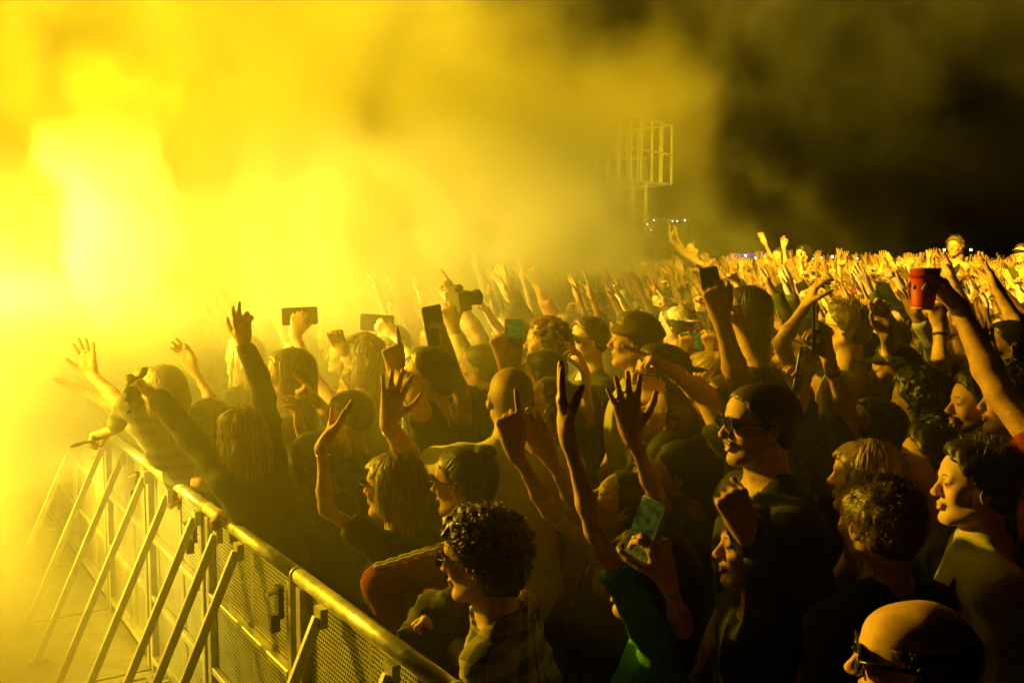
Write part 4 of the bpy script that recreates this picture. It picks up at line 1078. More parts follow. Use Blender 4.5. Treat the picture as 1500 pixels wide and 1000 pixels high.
# ------------------------------------------------------------------ figures placed one by one
PALM = {'L': (-1,0,0), 'R': (1,0,0), 'C': (0,-1,0), 'A': (0,1,0), 'U': (0,0,1), 'D': (0,0,-1), 'LA': (-1,1,0), 'LC': (-1,-1,0), 'RA': (1,1,0), 'RC': (1,-1,0), 'LD': (-1,0,-.6)}
def side_of_rail(x, y):
    return (V(x, y, 0) - V(R_NEAR[0], R_NEAR[1], 0)) @ -B_OUT[:3]
JOBS = []
def person(label, head, yaw, skin='fair', hair='short', hc='dark', top='tee', cloth='black', arms=(), fem=False, pitch=5, hyaw=0, roll=0, lean=4, side=0, build=1.0,
           mouth=0., face=None, beard=None, glass=None, hat=None, eyes=False, ear=None, bands=(), group=None, lift=False, seed=None, extra=None, fine=1.0):
    JOBS.append(dict(locals()))
def prepare(j):
    hx, hy, hh = j['head']; d = FPX*.222 / hh; target = at(hx, hy, d); th = math.radians(j['yaw']); Rz = rot('z', j['yaw'])
    det = float(np.clip(.0019*d*j['fine'], .0046, .012))
    kw = dict(build=j['build'], fem=j['fem'], head_pitch=j['pitch'], head_yaw=j['hyaw'], head_roll=j['roll'], lean=j['lean'], side=j['side'], face=j['face'], top=j['top'], mouth=j['mouth'],
              hair=j['hair'], seed=j['seed'], detail=det, coarse=float(np.clip(.0054*d, .0135, .022)), beard=j['beard'], hairn=float(np.clip(2.9 / d - .25, .2, 1.0)))
    H = 1.72
    for _ in range(4):
        f = Figure(H=H, **kw)
        if j['lift']: H = 1.68; break
        H = float(np.clip(H*target[2] / f.hc[2], 1.30, 2.06))
    for _ in range(6):
        f = Figure(H=H, **kw); root = target - Rz @ f.hc
        if j['lift']: break
        gap = side_of_rail(root[0], root[1])
        if gap > .24: break
        dl = Rz.T @ (-B_OUT*(.26 - gap)); kw['lean'] = float(np.clip(kw['lean'] + math.degrees(math.asin(np.clip(-dl[1] / .62, -.5, .5))), -5, 48)); kw['side'] = float(np.clip(kw['side'] - math.degrees(math.asin(np.clip(dl[0] / .62, -.4, .4))), -32, 32))
        for _ in range(3):
            f = Figure(H=H, **kw); H = float(np.clip(H*target[2] / f.hc[2], 1.30, 2.06))
    root[2] = max(root[2], 0) if j['lift'] else 0.
    arms = []
    for a in j['arms']:
        sd, wx, wy, dd, ex, ey, pose, tx, ty, palm = a[:10]; td = a[10] if len(a) > 10 else 0.
        Wd = at(wx, wy, d + dd); w = Rz.T @ (Wd - root)
        hd = None if tx is None else Rz.T @ (at(tx, ty, d + dd + td) - Wd)
        ef = None
        if ex is not None:
            def ef(E, ex=ex, ey=ey):
                u, v = pix(root + Rz @ E); return math.hypot(u - ex, v - ey)
        pv = PALM[palm] if isinstance(palm, str) else palm
        arms.append(dict(side=sd, wrist=w, elbow_fn=ef, hand=hd, pose=pose, palm=Rz.T @ np.asarray(pv, float)))
    f.arms = arms; f.solve_arms(); f.root, f.Rz, f.d = root, Rz, d
    return f
def compute(j):
    f = prepare(j); r = dict(f=f)
    r['body'] = f.body(); r['shirt'] = f.shirt(float(np.clip(.0056*f.d, .0145, .022))) if j['top'] else None; r['hair'] = f.hair_mesh(); r['beard'] = beard_build(f) if j['beard'] in ('full', 'mustache') else None
    return r
def place(j, r):
    f = r['f']; v, q, t = r['body']
    o = link('person', mesh_data('person', v, q, skin_mat(j['skin']), True, t), None, f.root, math.radians(j['yaw']))
    tag(o, j['label'], 'person', j['group'])
    if r['shirt'] is not None:
        nm = {'tee': 'shirt', 'hoodie': 'hoodie', 'jacket': 'jacket', 'shirt': 'shirt', 'tank': 'tank_top', 'crop': 'crop_top', 'turtle': 'sweater'}[j['top']]
        link(nm, mesh_data(nm, *r['shirt'], cloth_mat(j['cloth'])), o)
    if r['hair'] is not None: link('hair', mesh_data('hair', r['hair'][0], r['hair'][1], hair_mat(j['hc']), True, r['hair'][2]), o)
    if r['beard'] is not None: link('beard' if j['beard'] == 'full' else 'moustache', mesh_data('beard', *r['beard'], hair_mat(j['hc']), True, np.ones((len(r['beard'][0]), 4))), o)
    tr = link('trousers', TROUSERS, o); tr.scale = (f.s*f.w, f.s*f.w, f.s)
    if j['glass']: glasses(f, o, **({'sun': {}, 'clear': dict(clear=True), 'onhead': dict(onhead=True), 'wrap': dict(wrap=True)}[j['glass']]))
    if j['eyes'] or (f.d < 4.6 and j['glass'] in (None, 'onhead', 'clear')): eyes(f, o, j['hc'] if j['hc'] != 'blond' else 'light')
    if j['hat']: hat(f, o, *j['hat'])
    if j['ear']: earring(f, o, j['ear'] == 'hoop')
    for b in j['bands']: band(f, b[0], o, b[1], *(b[2:]))
    if j['extra']: j['extra'](f, o)
    return o
def hand_at(f, i, x=0., y=0., z=.09):
    """a point and the axes of hand i in the world"""
    o, R = f.arm[i]['fr']; s = f.arm[i]['hs']
    return f.root + f.Rz @ (o + R @ V(x, y, z)*s), f.Rz @ R
# ================================================================== the people who can be told apart
def holds_phone(i, label, case='black', lit=None, face='palm', long=None, off=(0,.026,.085), size=1.0):
    def go(f, o):
        p, R = hand_at(f, i, *off)
        up = R[:,2] if long is None else np.asarray(long, float)
        fc = {'palm': R[:,1], 'back': -R[:,1]}[face] if isinstance(face, str) else np.asarray(face, float)
        phone(p, up, fc, label, case, lit, size)
    return go
def both(*fs):
    def go(f, o):
        for q in fs: q(f, o)
    return go
def sleeve_stripes(i):
    def go(f, o):
        a = f.arm[i]; m = mat('pale_stripe', (.62,.56,.36), .8); aw = .84*f.w*f.s
        ax = unit(a['E'] - a['sh']); up = V(0,0,1); up = unit(up - ax*(up @ ax)); fr = unit(np.cross(ax, up))
        for k, ang in ((0, -14), (1, 12), (2, 38)):
            n = up*math.cos(math.radians(ang)) + fr*math.sin(math.radians(ang)); pts = []
            for t in np.linspace(-.25, 1.02, 26):
                c = a['sh'] + (a['E'] - a['sh'])*t; r = .031 + (.050 + (.040 - .050)*max(t, 0))*aw + (.012 if t < 0 else 0); pts.append(c + n*(r + .0025*math.sin(t*40 + k)))
            MB().tube(pts, .0060, 6).build('stripe', m, o, True)
    return go
def lanyard(f, o):
    T = f.T; pts = [T(-.06,.03,1.475), T(-.065,.088,1.37), T(-.035,.112,1.26), T(0,.118,1.20), T(.035,.112,1.26), T(.065,.088,1.37), T(.06,.03,1.475)]
    MB().tube(pts, .006, 6).build('lanyard', mat('yellow_lanyard', (.45,.42,.08), .6), o, True)
def shoulder_strap(f, o):
    T = f.T; pts = [T(-.10,-.125,1.25), T(-.095,-.095,1.38), T(-.085,-.03,1.463), T(-.085,.055,1.435), T(-.085,.125,1.30), T(-.09,.14,1.15)]
    MB().tube(pts, [.012]*6, 8).build('bag_strap', M_STRAP, o, True)
def tattoo(f, o): pass

# ---- along the rail
person('woman with long blond hair in dark hoodie leaning on the barrier, arms stretched out', (352,640,84), 62, 'fair', 'long', 'blond', 'hoodie', 'charcoal', fem=True, lean=10, pitch=0,
       arms=[('L',230,580,.15,285,650,'grip',188,552,'D'), ('R',357,503,.15,392,600,'claw',354,462,'A')],
       extra=lambda f, o: crumple(hand_at(f, 0, .0,.035,.08)[0], .050, 'small black pouch clutched in the dark sleeved hand', 'pouch', 'pouch', M_STRAP, 5, (.8,.8,1.1)))
person('brown haired woman behind the hoodie woman with elbow over the barrier', (306,622,71), 68, 'tan', 'wavy', 'brown', 'tank', 'black', fem=True, pitch=5,
       arms=[('L',279,676,.0,247,735,'relax',295,640,'R'), ('R',283,540,.2,318,600,'pinch',264,506,'C')], bands=[(0, M_STRAP, .01, .004)])
person('woman with short blond bob and sunglasses in black tee, palm raised flat', (577,714,97), 68, 'fair', 'bob', 'light', 'tee', 'black', fem=True, glass='sun', ear='stud', lean=6,
       arms=[('L',472,652,-.1,437,715,'flat',515,592,'U')], bands=[(0, M_GOLD, .012, .003, 'bracelet')])
person('person in dark hoodie hunched low behind the rail, gripping it with a ringed hand', (462,672,82), 66, 'brown', 'crop', 'black', 'hoodie', 'charcoal', pitch=-6,
       arms=[('L',356,766,-.10,440,800,'rail',314,752,'D')], bands=[(0, mat('pale_scrunchie', (.45,.30,.18), .9), .05, .016, 'scrunchie')])
person('woman with black hair bun and spectacles in dark red striped jacket', (680,706,103), 72, 'tan', 'bun', 'black', 'jacket', 'maroon', fem=True, glass='clear', ear='stud', pitch=0,
       arms=[('L',585,930,-.10,520,868,'relax',620,950,'D')], extra=sleeve_stripes(0))
person('curly haired person in plaid shirt and dark glasses beside the jacket bundle', (706,816,130), 72, 'fair', 'curly', 'brown', 'shirt', 'plaid', glass='sun', pitch=-4,
       arms=[('L',660,935,.20,705,985,'fist',640,918,'D')], extra=lambda f, o: crumple(at(634,915,f.d + .24), .150, 'crumpled olive jacket bundled on the rail beside the plaid shirt', 'bundled_jacket', 'jacket', cloth_mat('olive'), 9, (.62,.62,1.0)))
person('shaven headed man seen from behind in cream tee, hand spread above blond bob', (748,584,95), 10, 'fair', 'stubble', 'brown', 'tee', 'cream', pitch=6, build=1.06,
       arms=[('L',569,620,.0,618,690,'wide',580,556,'A')], bands=[(0, M_GOLD, .012, .003, 'bracelet')])
person('dark haired man with pale collar lifting a photo camera in the haze', (705,538,66), 70, 'tan', 'crop', 'dark', 'shirt', 'cream', arms=[('L',665,480,.1,690,532,'grip',655,445,'A')],
       extra=lambda f, o: photo_camera(at(671,440,f.d + .12), (.75,.55,.15), 'black photo camera with long lens held above the hazy crowd'))
person('person with thick black hair holding a dark phone up in the haze', (682,610,76), 84, 'olive', 'curly', 'black', 'tee', 'charcoal', arms=[('L',656,512,-.1,692,590,'grip',640,455,'L')],
       extra=holds_phone(0, 'large dark phone held upright in the haze above the black haired head', size=1.25, long=(-.18,.0,1), face=(-.6,.8,0)))
person('man in sunglasses facing the stage with pointing finger raised in the haze', (630,553,80), 88, 'fair', 'short', 'brown', 'tee', 'olive', glass='sun', arms=[('L',580,548,-.15,628,625,'point',571,492,'A')])
person('person holding a phone sideways at arm length in the smoke', (612,548,60), 78, 'fair', 'wavy', 'brown', 'tee', 'grey', fem=True, arms=[('L',576,490,.1,606,535,'grip',556,476,'A')],
       extra=holds_phone(0, 'black phone held sideways against the bright smoke', long=(-1,.05,.06), face=(0,1,.1), off=(0,.02,.10), size=1.25))
person('wavy haired person raising a clenched fist in the thick smoke', (531,522,64), 80, 'fair', 'wavy', 'light', 'tank', 'black', fem=True, arms=[('L',501,512,-.05,545,585,'fist',492,488,'C')])
person('person in vest raising a phone high in the thick smoke', (524,570,64), 75, 'fair', 'short', 'brown', 'tank', 'grey', arms=[('L',433,492,.0,462,565,'grip',438,462,'A')],
       extra=holds_phone(0, 'phone gripped sideways high in the thick smoke', long=(1,.1,.04), face=(0,1,0), off=(.0,.022,.085), size=1.2))
person('round headed person pointing left through the smoke', (512,608,74), 84, 'tan', 'buzz', 'dark', 'tee', 'charcoal', arms=[('L',470,594,-.2,505,648,'point',436,556,'L')])
person('woman with long straight hair facing left, hand before her chest in the smoke', (425,548,74), 84, 'fair', 'long', 'light', 'tee', 'grey', fem=True, arms=[('L',441,632,-.25,470,690,'relax',434,592,'L')])
person('long haired woman seen from behind, reaching over the rail with a phone', (240,572,72), 60, 'fair', 'long', 'brown', 'shirt', 'plaid_dark', fem=True, arms=[('L',166,630,.0,205,615,'grip',128,640,'D')],
       extra=holds_phone(0, 'phone held flat over the barrier in the bright smoke', face=(0,0,1), off=(0,.02,.11)))
person('person in the bright smoke at far left with both arms thrown out', (218,575,66), 84, 'tan', 'short', 'brown', 'tee', 'grey', arms=[('L',136,550,-.1,172,588,'wide',126,514,'C'), ('R',128,575,.35,170,610,'wide',98,562,'U')])
person('person lifted above the crowd in bright smoke at far left, hand raised', (80,405,40), 110, 'fair', 'wavy', 'light', 'crop', 'black', fem=True, lift=True, arms=[('L',84,425,-.2,70,455,'relax',92,402,'C')])
# ---- around the centre
person('short haired man holding up a phone in a red case, fist beside it', (797,548,74), 60, 'tan', 'buzz', 'dark', 'tee', 'charcoal', arms=[('L',737,528,.0,748,590,'fist',730,495,'A'), ('R',753,535,.05,775,590,'grip',752,500,'A')],
       extra=holds_phone(1, 'phone in red case held upright with its screen lit', 'red', 'green', (.15,-1,0), (.05,0,1), (0,.015,.10), 1.15))
person('blond curly haired man facing the stage in the haze', (800,503,66), 84, 'pale', 'curly', 'blond', 'tee', 'beige')
person('woman with hoop earring tilting her face up beside the shaven head', (806,592,80), 84, 'fair', 'bun', 'red', 'tank', 'maroon', fem=True, pitch=28, ear='hoop')
person('person in black with one wrist bent back above the crowd', (842,605,72), 80, 'fair', 'wavy', 'dark', 'tee', 'black', fem=True, arms=[('R',858,548,-.1,862,622,'claw',842,505,'L')])
person('dark haired woman in green tee with bare arm raised, phone at the face', (950,842,130), 84, 'fair', 'wavy', 'dark', 'tee', 'green', fem=True, ear='stud', pitch=2,
       arms=[('L',827,628,-.12,838,756,'flat',812,505,'R'), ('R',978,852,-.22,1000,915,'grip',950,752,'LA')],
       extra=holds_phone(1, 'phone in lime green case held in front of the face above green tee', 'lime', 'dim', (-.80,-.55,0), (.35,.0,1), (.0,.030,.11), 1.1))
person('woman with upturned face and slicked black hair, both forearms raised', (912,742,104), 86, 'olive', 'tail', 'black', 'tank', 'black', fem=True, pitch=34, glass='onhead',
       arms=[('L',754,660,-.42,797,752,'point',742,592,'A'), ('R',802,665,-.30,852,760,'relax',768,606,'A')])
person('dark haired woman whose spread hand fills the centre of the crowd', (1000,695,100), 66, 'tan', 'tail', 'black', 'tee', 'black', fem=True, arms=[('L',926,640,-.55,966,742,'wide',903,505,'A')])
person('bearded man in round sunglasses and black tee with lanyard', (1113,622,120), 100, 'fair', 'crop', 'brown', 'tee', 'black', glass='sun', beard='mustache', pitch=3, extra=lanyard, face=dict(nose=1.1, jaw=1.05), build=1.08)
person('person hidden behind own raised fist below the bearded man', (1110,802,126), 86, 'tan', 'crop', 'dark', 'hoodie', 'black', arms=[('L',1092,780,-.22,1120,850,'fist',1066,716,'A')])
person('smiling man in black cap and sunglasses', (968,552,86), 84, 'fair', 'short', 'dark', 'tee', 'black', glass='sun', hat=('cap_back', 'black'), mouth=.8, pitch=4)
person('man reaching over the black cap with palm turned down', (1070,592,90), 84, 'fair', 'crop', 'brown', 'tee', 'black', arms=[('L',988,545,-.25,1042,600,'two',908,502,'D')], bands=[(0, M_GOLD, .012, .003, 'bracelet')])
person('man with head thrown back and shaved sides', (976,618,88), 88, 'fair', 'buzz', 'brown', 'tee', 'black', pitch=38, beard='stubble', mouth=.3)
person('blond person with bun and orange collar filming with both hands', (1033,550,70), 58, 'fair', 'bun', 'blond', 'jacket', 'orange', fem=True, arms=[('L',1003,524,.25,995,570,'grip',1006,494,'A'), ('R',1043,520,.25,1060,570,'grip',1038,490,'A')],
       extra=lambda f, o: phone(at(1022,500,f.d + .26), (1,.05,.02), (0,-1,.1), 'phone held sideways in two hands showing the stage picture', 'black', 'green', 1.15))
person('man in pale backwards cap', (988,476,56), 62, 'fair', 'short', 'brown', 'tee', 'charcoal', hat=('cap_back', 'cream'))
person('person in soft bucket hat behind the spread hand', (930,500,78), 80, 'fair', 'short', 'light', 'shirt', 'beige', hat=('bucket', 'brown'))
person('laughing man in sunglasses in the thin haze', (862,498,62), 112, 'fair', 'short', 'brown', 'tee', 'olive', glass='sun', mouth=.9)
person('tall figure with long dark straight hair standing above the others', (1092,444,74), 78, 'fair', 'long', 'dark', 'tank', 'black', fem=True)
person('man behind the bearded man with two fists raised high', (1112,590,94), 80, 'tan', 'short', 'dark', 'tee', 'black', arms=[('L',1057,470,-.2,1086,565,'grip',1044,420,'A'), ('R',1088,488,.15,1120,565,'fist',1080,460,'L')],
       extra=holds_phone(0, 'black phone raised in the high left fist before the tall dark hair', long=(-.2,.1,1), face=(-.5,1,0)))
person('dark long haired person with face turned up under a raised phone', (1278,632,95), 84, 'tan', 'long', 'black', 'tee', 'black', fem=True, pitch=32, mouth=.3, arms=[('L',1216,535,-.2,1242,602,'grip',1204,476,'L')], bands=[(0, M_STRAP, .012, .004)],
       extra=holds_phone(0, 'black phone held tall above the upturned face', long=(-.02,0,1), face=(-.9,.4,0), off=(0,.024,.115), size=1.15))
person('person with ringed fingers holding a phone beside the bearded man', (1214,655,96), 92, 'tan', 'long', 'black', 'hoodie', 'black', fem=True, arms=[('L',1174,592,-.2,1188,668,'grip',1182,520,'L')],
       extra=holds_phone(0, 'dark phone edge on in the ringed hand', long=(.15,0,1), face=(-.9,.3,0), off=(0,.024,.10)))
person('woman in sunglasses with head tilted back and bare arm overhead', (1172,506,76), 88, 'fair', 'bun', 'dark', 'tank', 'camo', fem=True, pitch=24, glass='sun', hat=('scarf', 'black'), arms=[('L',1178,452,-.1,1144,500,'relax',1192,425,'D')])
person('tousled haired man in spectacles and yellow tee seen from behind', (1240,480,72), 58, 'fair', 'quiff', 'brown', 'tee', 'yellow', glass='clear')
person('dark haired man bowing his head in dark jacket', (1262,522,70), 74, 'fair', 'crop', 'black', 'jacket', 'olive', pitch=-8)
person('person beyond the right edge holding up a red cup', (1568,650,125), 84, 'tan', 'short', 'dark', 'tee', 'maroon', arms=[('L',1372,400,.42,1440,560,'cup',1318,336,'L')],
       extra=lambda f, o: cup(hand_at(f, 0, .0,.047,.080)[0] + V(0,0,.012), (.03,0,1), 'red paper cup with pale rim held above the crowd'))
person('woman with chin length blond hair seen from behind, tattooed arm bent', (1268,702,108), 55, 'fair', 'bob', 'blond', 'tank', 'black', fem=True, arms=[('L',1168,846,-.2,1214,868,'relax',1130,830,'D')])
person('man with clipped fuzzy hair seen from behind in black tee', (1286,766,136), 28, 'fair', 'fuzz', 'light', 'tee', 'black', pitch=2, build=1.08)
person('man with stubble and sunglasses pushed up on dark hair', (1366,682,110), 82, 'olive', 'short', 'black', 'tee', 'olive', glass='onhead', beard='stubble', pitch=8, eyes=True, face=dict(nose=1.25, brow=1.2))
person('young man in beige roll neck sweater looking left', (1430,711,122), 80, 'pale', 'quiff', 'dark', 'turtle', 'beige', pitch=4, eyes=True, extra=shoulder_strap, face=dict(nose=.95, jaw=.95))
person('balding man in wraparound sunglasses at the bottom right corner', (1340,968,185), 74, 'fair', 'balding', 'brown', 'tee', 'black', glass='wrap', pitch=2, face=dict(nose=1.2))
person('curly black haired person facing away before the raised cup arm', (1346,590,88), 48, 'brown', 'curly', 'black', 'tee', 'black')
person('man with full dark beard under the raised cup arm', (1434,594,92), 86, 'tan', 'short', 'black', 'tee', 'charcoal', beard='full')
person('curly dark haired person with sunglasses on head at the right edge', (1486,590,96), 72, 'tan', 'curly', 'dark', 'tee', 'black', glass='onhead')
person('man with dark wristband raising a fist beside the red cup', (1402,560,72), 80, 'fair', 'short', 'brown', 'tee', 'grey', arms=[('L',1376,478,-.1,1374,552,'fist',1370,445,'A')], bands=[(0, M_STRAP, .02, .006)])
person('man with clipped black hair and an open palm beside his head', (1474,506,74), 84, 'brown', 'buzz', 'black', 'tee', 'charcoal', arms=[('L',1452,530,-.2,1472,575,'open',1438,478,'C')])
person('person in dark cap low between the raised arms', (1310,545,74), 84, 'fair', 'short', 'dark', 'tee', 'black', hat=('cap', 'black'), arms=[('L',1298,490,-.1,1312,545,'relax',1290,462,'C')])
# ---- raised above the lit far crowd
person('man in olive vest on shoulders clapping high above the crowd', (1016,366,26), 118, 'fair', 'short', 'dark', 'tank', 'olive', lift=True, fine=.6, arms=[('L',983,352,-.25,990,388,'flat',979,324,'R'), ('R',993,352,-.15,1014,388,'flat',987,324,'L')])
person('woman in pale top on shoulders with both arms raised high', (1142,376,25), 118, 'fair', 'long', 'brown', 'crop', 'cream', fem=True, lift=True, fine=.6, arms=[('L',1121,358,-.25,1133,385,'flat',1112,338,'C'), ('R',1148,364,-.1,1152,392,'pinch',1147,343,'C')])
person('curly haired woman in pale top on shoulders, hands at her mouth', (1176,374,25), 122, 'fair', 'curly', 'dark', 'tank', 'white', fem=True, lift=True, fine=.6, arms=[('L',1172,385,-.25,1178,408,'relax',1170,372,'R'), ('R',1180,388,-.22,1190,405,'relax',1178,376,'L')])
person('woman in black bikini top on shoulders with curly hair', (1398,362,27), 140, 'tan', 'curly', 'light', 'crop', 'black', fem=True, lift=True, fine=.6, glass='onhead', arms=[('L',1392,392,-.25,1396,425,'open',1388,370,'C'), ('R',1396,412,-.22,1424,405,'relax',1380,415,'D')])
person('man in pale cap at the right edge above the far crowd', (1497,372,27), 130, 'fair', 'short', 'brown', 'tee', 'olive', lift=True, fine=.7, hat=('cap', 'beige'))
# ---- small hats, cups and phones in the lit crowd are carried by these
for k, j in enumerate(JOBS): j['seed'] = k + 1
with ThreadPoolExecutor(4) as ex: RESULTS = list(ex.map(compute, JOBS))
CAST = [place(j, r) for j, r in zip(JOBS, RESULTS)]
CAST_XY = [(r['f'].root[0], r['f'].root[1]) for r in RESULTS]
# ================================================================== the rest of the crowd: a set of figures, copied
def tmpl(label, skin, hair, hc, top, cloth, arms, **kw):
    return dict(label=label, skin=skin, hc=hc, cloth=cloth, kw=dict(hair=hair, top=top, arms=arms, **kw))
def A_(side, x, y, z, pose='open', palm=(0,1,0), hand=None, pole=None):
    d = dict(side=side, wrist=(x, y, z), pose=pose, palm=palm)
    if hand is not None: d['hand'] = hand
    if pole is not None: d['pole'] = pole
    return d
L_UP = lambda p='open', x=-.24, y=.22, z=1.93: A_('L', x, y, z, p, (.2,1,0)); R_UP = lambda p='open', x=.24, y=.22, z=1.93: A_('R', x, y, z, p, (-.2,1,0))
TEMPLATES = [
    tmpl('man in dark tee with both open hands raised', 'fair', 'short', 'dark', 'tee', 'black', [L_UP(), R_UP('wide', .30, .25, 1.90)]),
    tmpl('woman in pale vest with both arms straight up', 'fair', 'long', 'brown', 'tank', 'cream', [L_UP('flat', -.16, .15, 1.95), R_UP('open', .20, .18, 1.93)], fem=True),
    tmpl('man in grey tee with one arm up pointing', 'tan', 'crop', 'black', 'tee', 'grey', [L_UP('point', -.22, .30, 1.90)]),
    tmpl('woman in black tee with right arm raised', 'fair', 'wavy', 'light', 'tee', 'black', [R_UP('relax', .26, .20, 1.88)], fem=True),
    tmpl('man in olive shirt clapping overhead', 'fair', 'quiff', 'brown', 'shirt', 'olive', [A_('L', -.06, .22, 1.98, 'flat', (1,0,0)), A_('R', .06, .22, 1.98, 'flat', (-1,0,0))]),
    tmpl('woman in red top with hands open at head height', 'tan', 'bun', 'black', 'tank', 'red', [A_('L', -.30, .32, 1.66, 'open', (.2,1,.3)), A_('R', .30, .32, 1.68, 'wide', (-.2,1,.3))], fem=True),
    tmpl('man in navy tee with fist in the air', 'olive', 'buzz', 'black', 'tee', 'navy', [R_UP('fist', .22, .24, 1.92)], beard='stubble'),
    tmpl('man in white tee filming with a raised hand', 'fair', 'curly', 'brown', 'tee', 'white', [L_UP('grip', -.18, .38, 1.80)]),
    tmpl('woman in dark hoodie cheering with mouth open', 'pale', 'bob', 'blond', 'hoodie', 'charcoal', [L_UP('open', -.28, .18, 1.88), R_UP('two', .20, .30, 1.90)], fem=True, mouth=.8),
    tmpl('man in checked shirt with left palm raised', 'fair', 'short', 'light', 'shirt', 'plaid_dark', [L_UP('wide', -.26, .30, 1.86)], beard='full'),
    tmpl('woman in yellow top with arms bent overhead', 'brown', 'curly', 'black', 'tank', 'yellow', [A_('L', -.20, .05, 1.84, 'bent', (0,.3,-1), (.8,.3,.4)), R_UP('claw', .25, .15, 1.90)], fem=True),
    tmpl('man in black tee standing with arms down', 'tan', 'crop', 'dark', 'tee', 'black', []),
    tmpl('woman in beige jacket standing with arms down', 'fair', 'long', 'dark', 'jacket', 'beige', [], fem=True),
    tmpl('man in sleeveless grey top, both fists pumping', 'dark', 'buzz', 'black', 'tank', 'grey', [L_UP('fist', -.26, .25, 1.78), R_UP('fist', .26, .20, 1.92)]),
    tmpl('woman in green tee with one hand waving', 'fair', 'tail', 'red', 'tee', 'green', [R_UP('wide', .34, .15, 1.80)], fem=True),
    tmpl('man in brown jacket holding a drink high', 'fair', 'balding', 'brown', 'jacket', 'brown', [R_UP('cup', .20, .34, 1.84)]),
    tmpl('shirtless looking man in cream vest with arms wide', 'fair', 'short', 'brown', 'tank', 'cream', [A_('L', -.46, .22, 1.72, 'open', (.2,1,.2)), A_('R', .44, .25, 1.76, 'open', (-.2,1,.2))]),
    tmpl('woman in blue tee with two fingers raised', 'tan', 'long', 'black', 'tee', 'blue', [L_UP('two', -.20, .25, 1.92), R_UP('horn', .24, .20, 1.88)], fem=True),
]
TEMPLATES[16]['label'] = 'man in cream vest with arms spread wide'
def tcompute(a):
    i, t = a
    f = Figure(H=1.64 if t['kw'].get('fem') else 1.76, seed=100 + i, detail=.010, coarse=.016, hand_h=.0085, hairn=.30, head_pitch=8, lean=3, **t['kw'])
    return f, f.body(), f.shirt(.020), f.hair_mesh(), beard_build(f) if f.beard == 'full' else None
with ThreadPoolExecutor(4) as ex: TRES = list(ex.map(tcompute, enumerate(TEMPLATES)))
TDATA = []
for t, (f, b, s, h, be) in zip(TEMPLATES, TRES):
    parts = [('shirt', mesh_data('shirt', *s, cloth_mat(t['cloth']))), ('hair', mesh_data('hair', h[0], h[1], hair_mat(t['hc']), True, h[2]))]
    if be: parts.append(('beard', mesh_data('beard', *be, hair_mat(t['hc']), True, np.ones((len(be[0]), 4)))))
    TDATA.append((mesh_data('person', b[0], b[1], skin_mat(t['skin']), True, b[2]), parts, f))
RC = random.Random(11)
STAGE = V(-5.5, 6.0)
UP = (0, 1, 2, 3, 4, 5, 6, 7, 8, 9, 10, 13, 14, 15, 16, 17, 0, 1, 8, 17)
QUIET = (2, 3, 6, 11, 12, 11, 12, 14)
spots = []
Y = 3.4; row = 0
while Y < 14.2:
    X = -.50*Y - .3
    while X < .56*Y + .3:
        x = X + RC.uniform(-.17,.17); y = Y + RC.uniform(-.15,.15); X += .53
        if side_of_rail(x, y) < .42 or math.hypot(x, y) < 1.5: continue
        if min(math.hypot(x - a, y - b) for a, b in CAST_XY) < (.42 if y < 6 else .34): continue
        u = 750 + x / y*FPX
        if (y > 9.5 and u < 430) or (y > 4.9 and u < 330): continue
        if y < 4.7 and u > 560: continue                       # here everybody was placed by hand
        spots.append((x, y))
    Y += .50 if Y < 8 else .55; row += 1
spots.sort(key=lambda p: p[1]); spots = spots[:242]
def copy_person(k, x, y, yaw, s, label, group, mir):
    me, parts, f = TDATA[k]
    o = link('person', me, None, (x, y, 0), yaw); o.scale = (s*mir, s, s); tag(o, label, 'person', group)
    for nm, d in parts: link(nm, d, o)
    return o
def where(x, y):
    u = 750 + x / y*FPX
    a = 'deep in the smoke' if u < 560 else ('in haze left of the camera' if u < 720 else ('in haze before the tower' if u < 900 else ('below the tower' if u < 1050 else ('below the purple tent' if u < 1200 else ('left of the red cup' if u < 1330 else 'near the right edge')))))
    return ('front row ' if y < 6.4 else ('second row ' if y < 8.4 else ('middle row ' if y < 10.8 else 'back row '))) + a
SHIRTS = ['black', 'charcoal', 'navy', 'olive', 'cream', 'white', 'grey', 'green', 'red', 'beige', 'yellow', 'blue', 'brown', 'pink', 'plaid_dark', 'camo', 'maroon', 'orange']
SAY = {'plaid_dark': 'dark checked', 'camo': 'patterned', 'charcoal': 'dark grey'}
POSE = ['both hands up', 'arms straight up', 'one arm pointing', 'one arm raised', 'clapping overhead', 'hands at head height', 'fist in the air', 'one hand lifted', 'cheering', 'one palm up', 'arms bent overhead',
        'arms down', 'arms down', 'fists pumping', 'waving', 'one arm lifted high', 'arms spread wide', 'fingers raised']
NOUN = {'tee': 'tee', 'tank': 'vest', 'shirt': 'shirt', 'hoodie': 'hoodie', 'jacket': 'jacket'}
last, seen = -1, set()
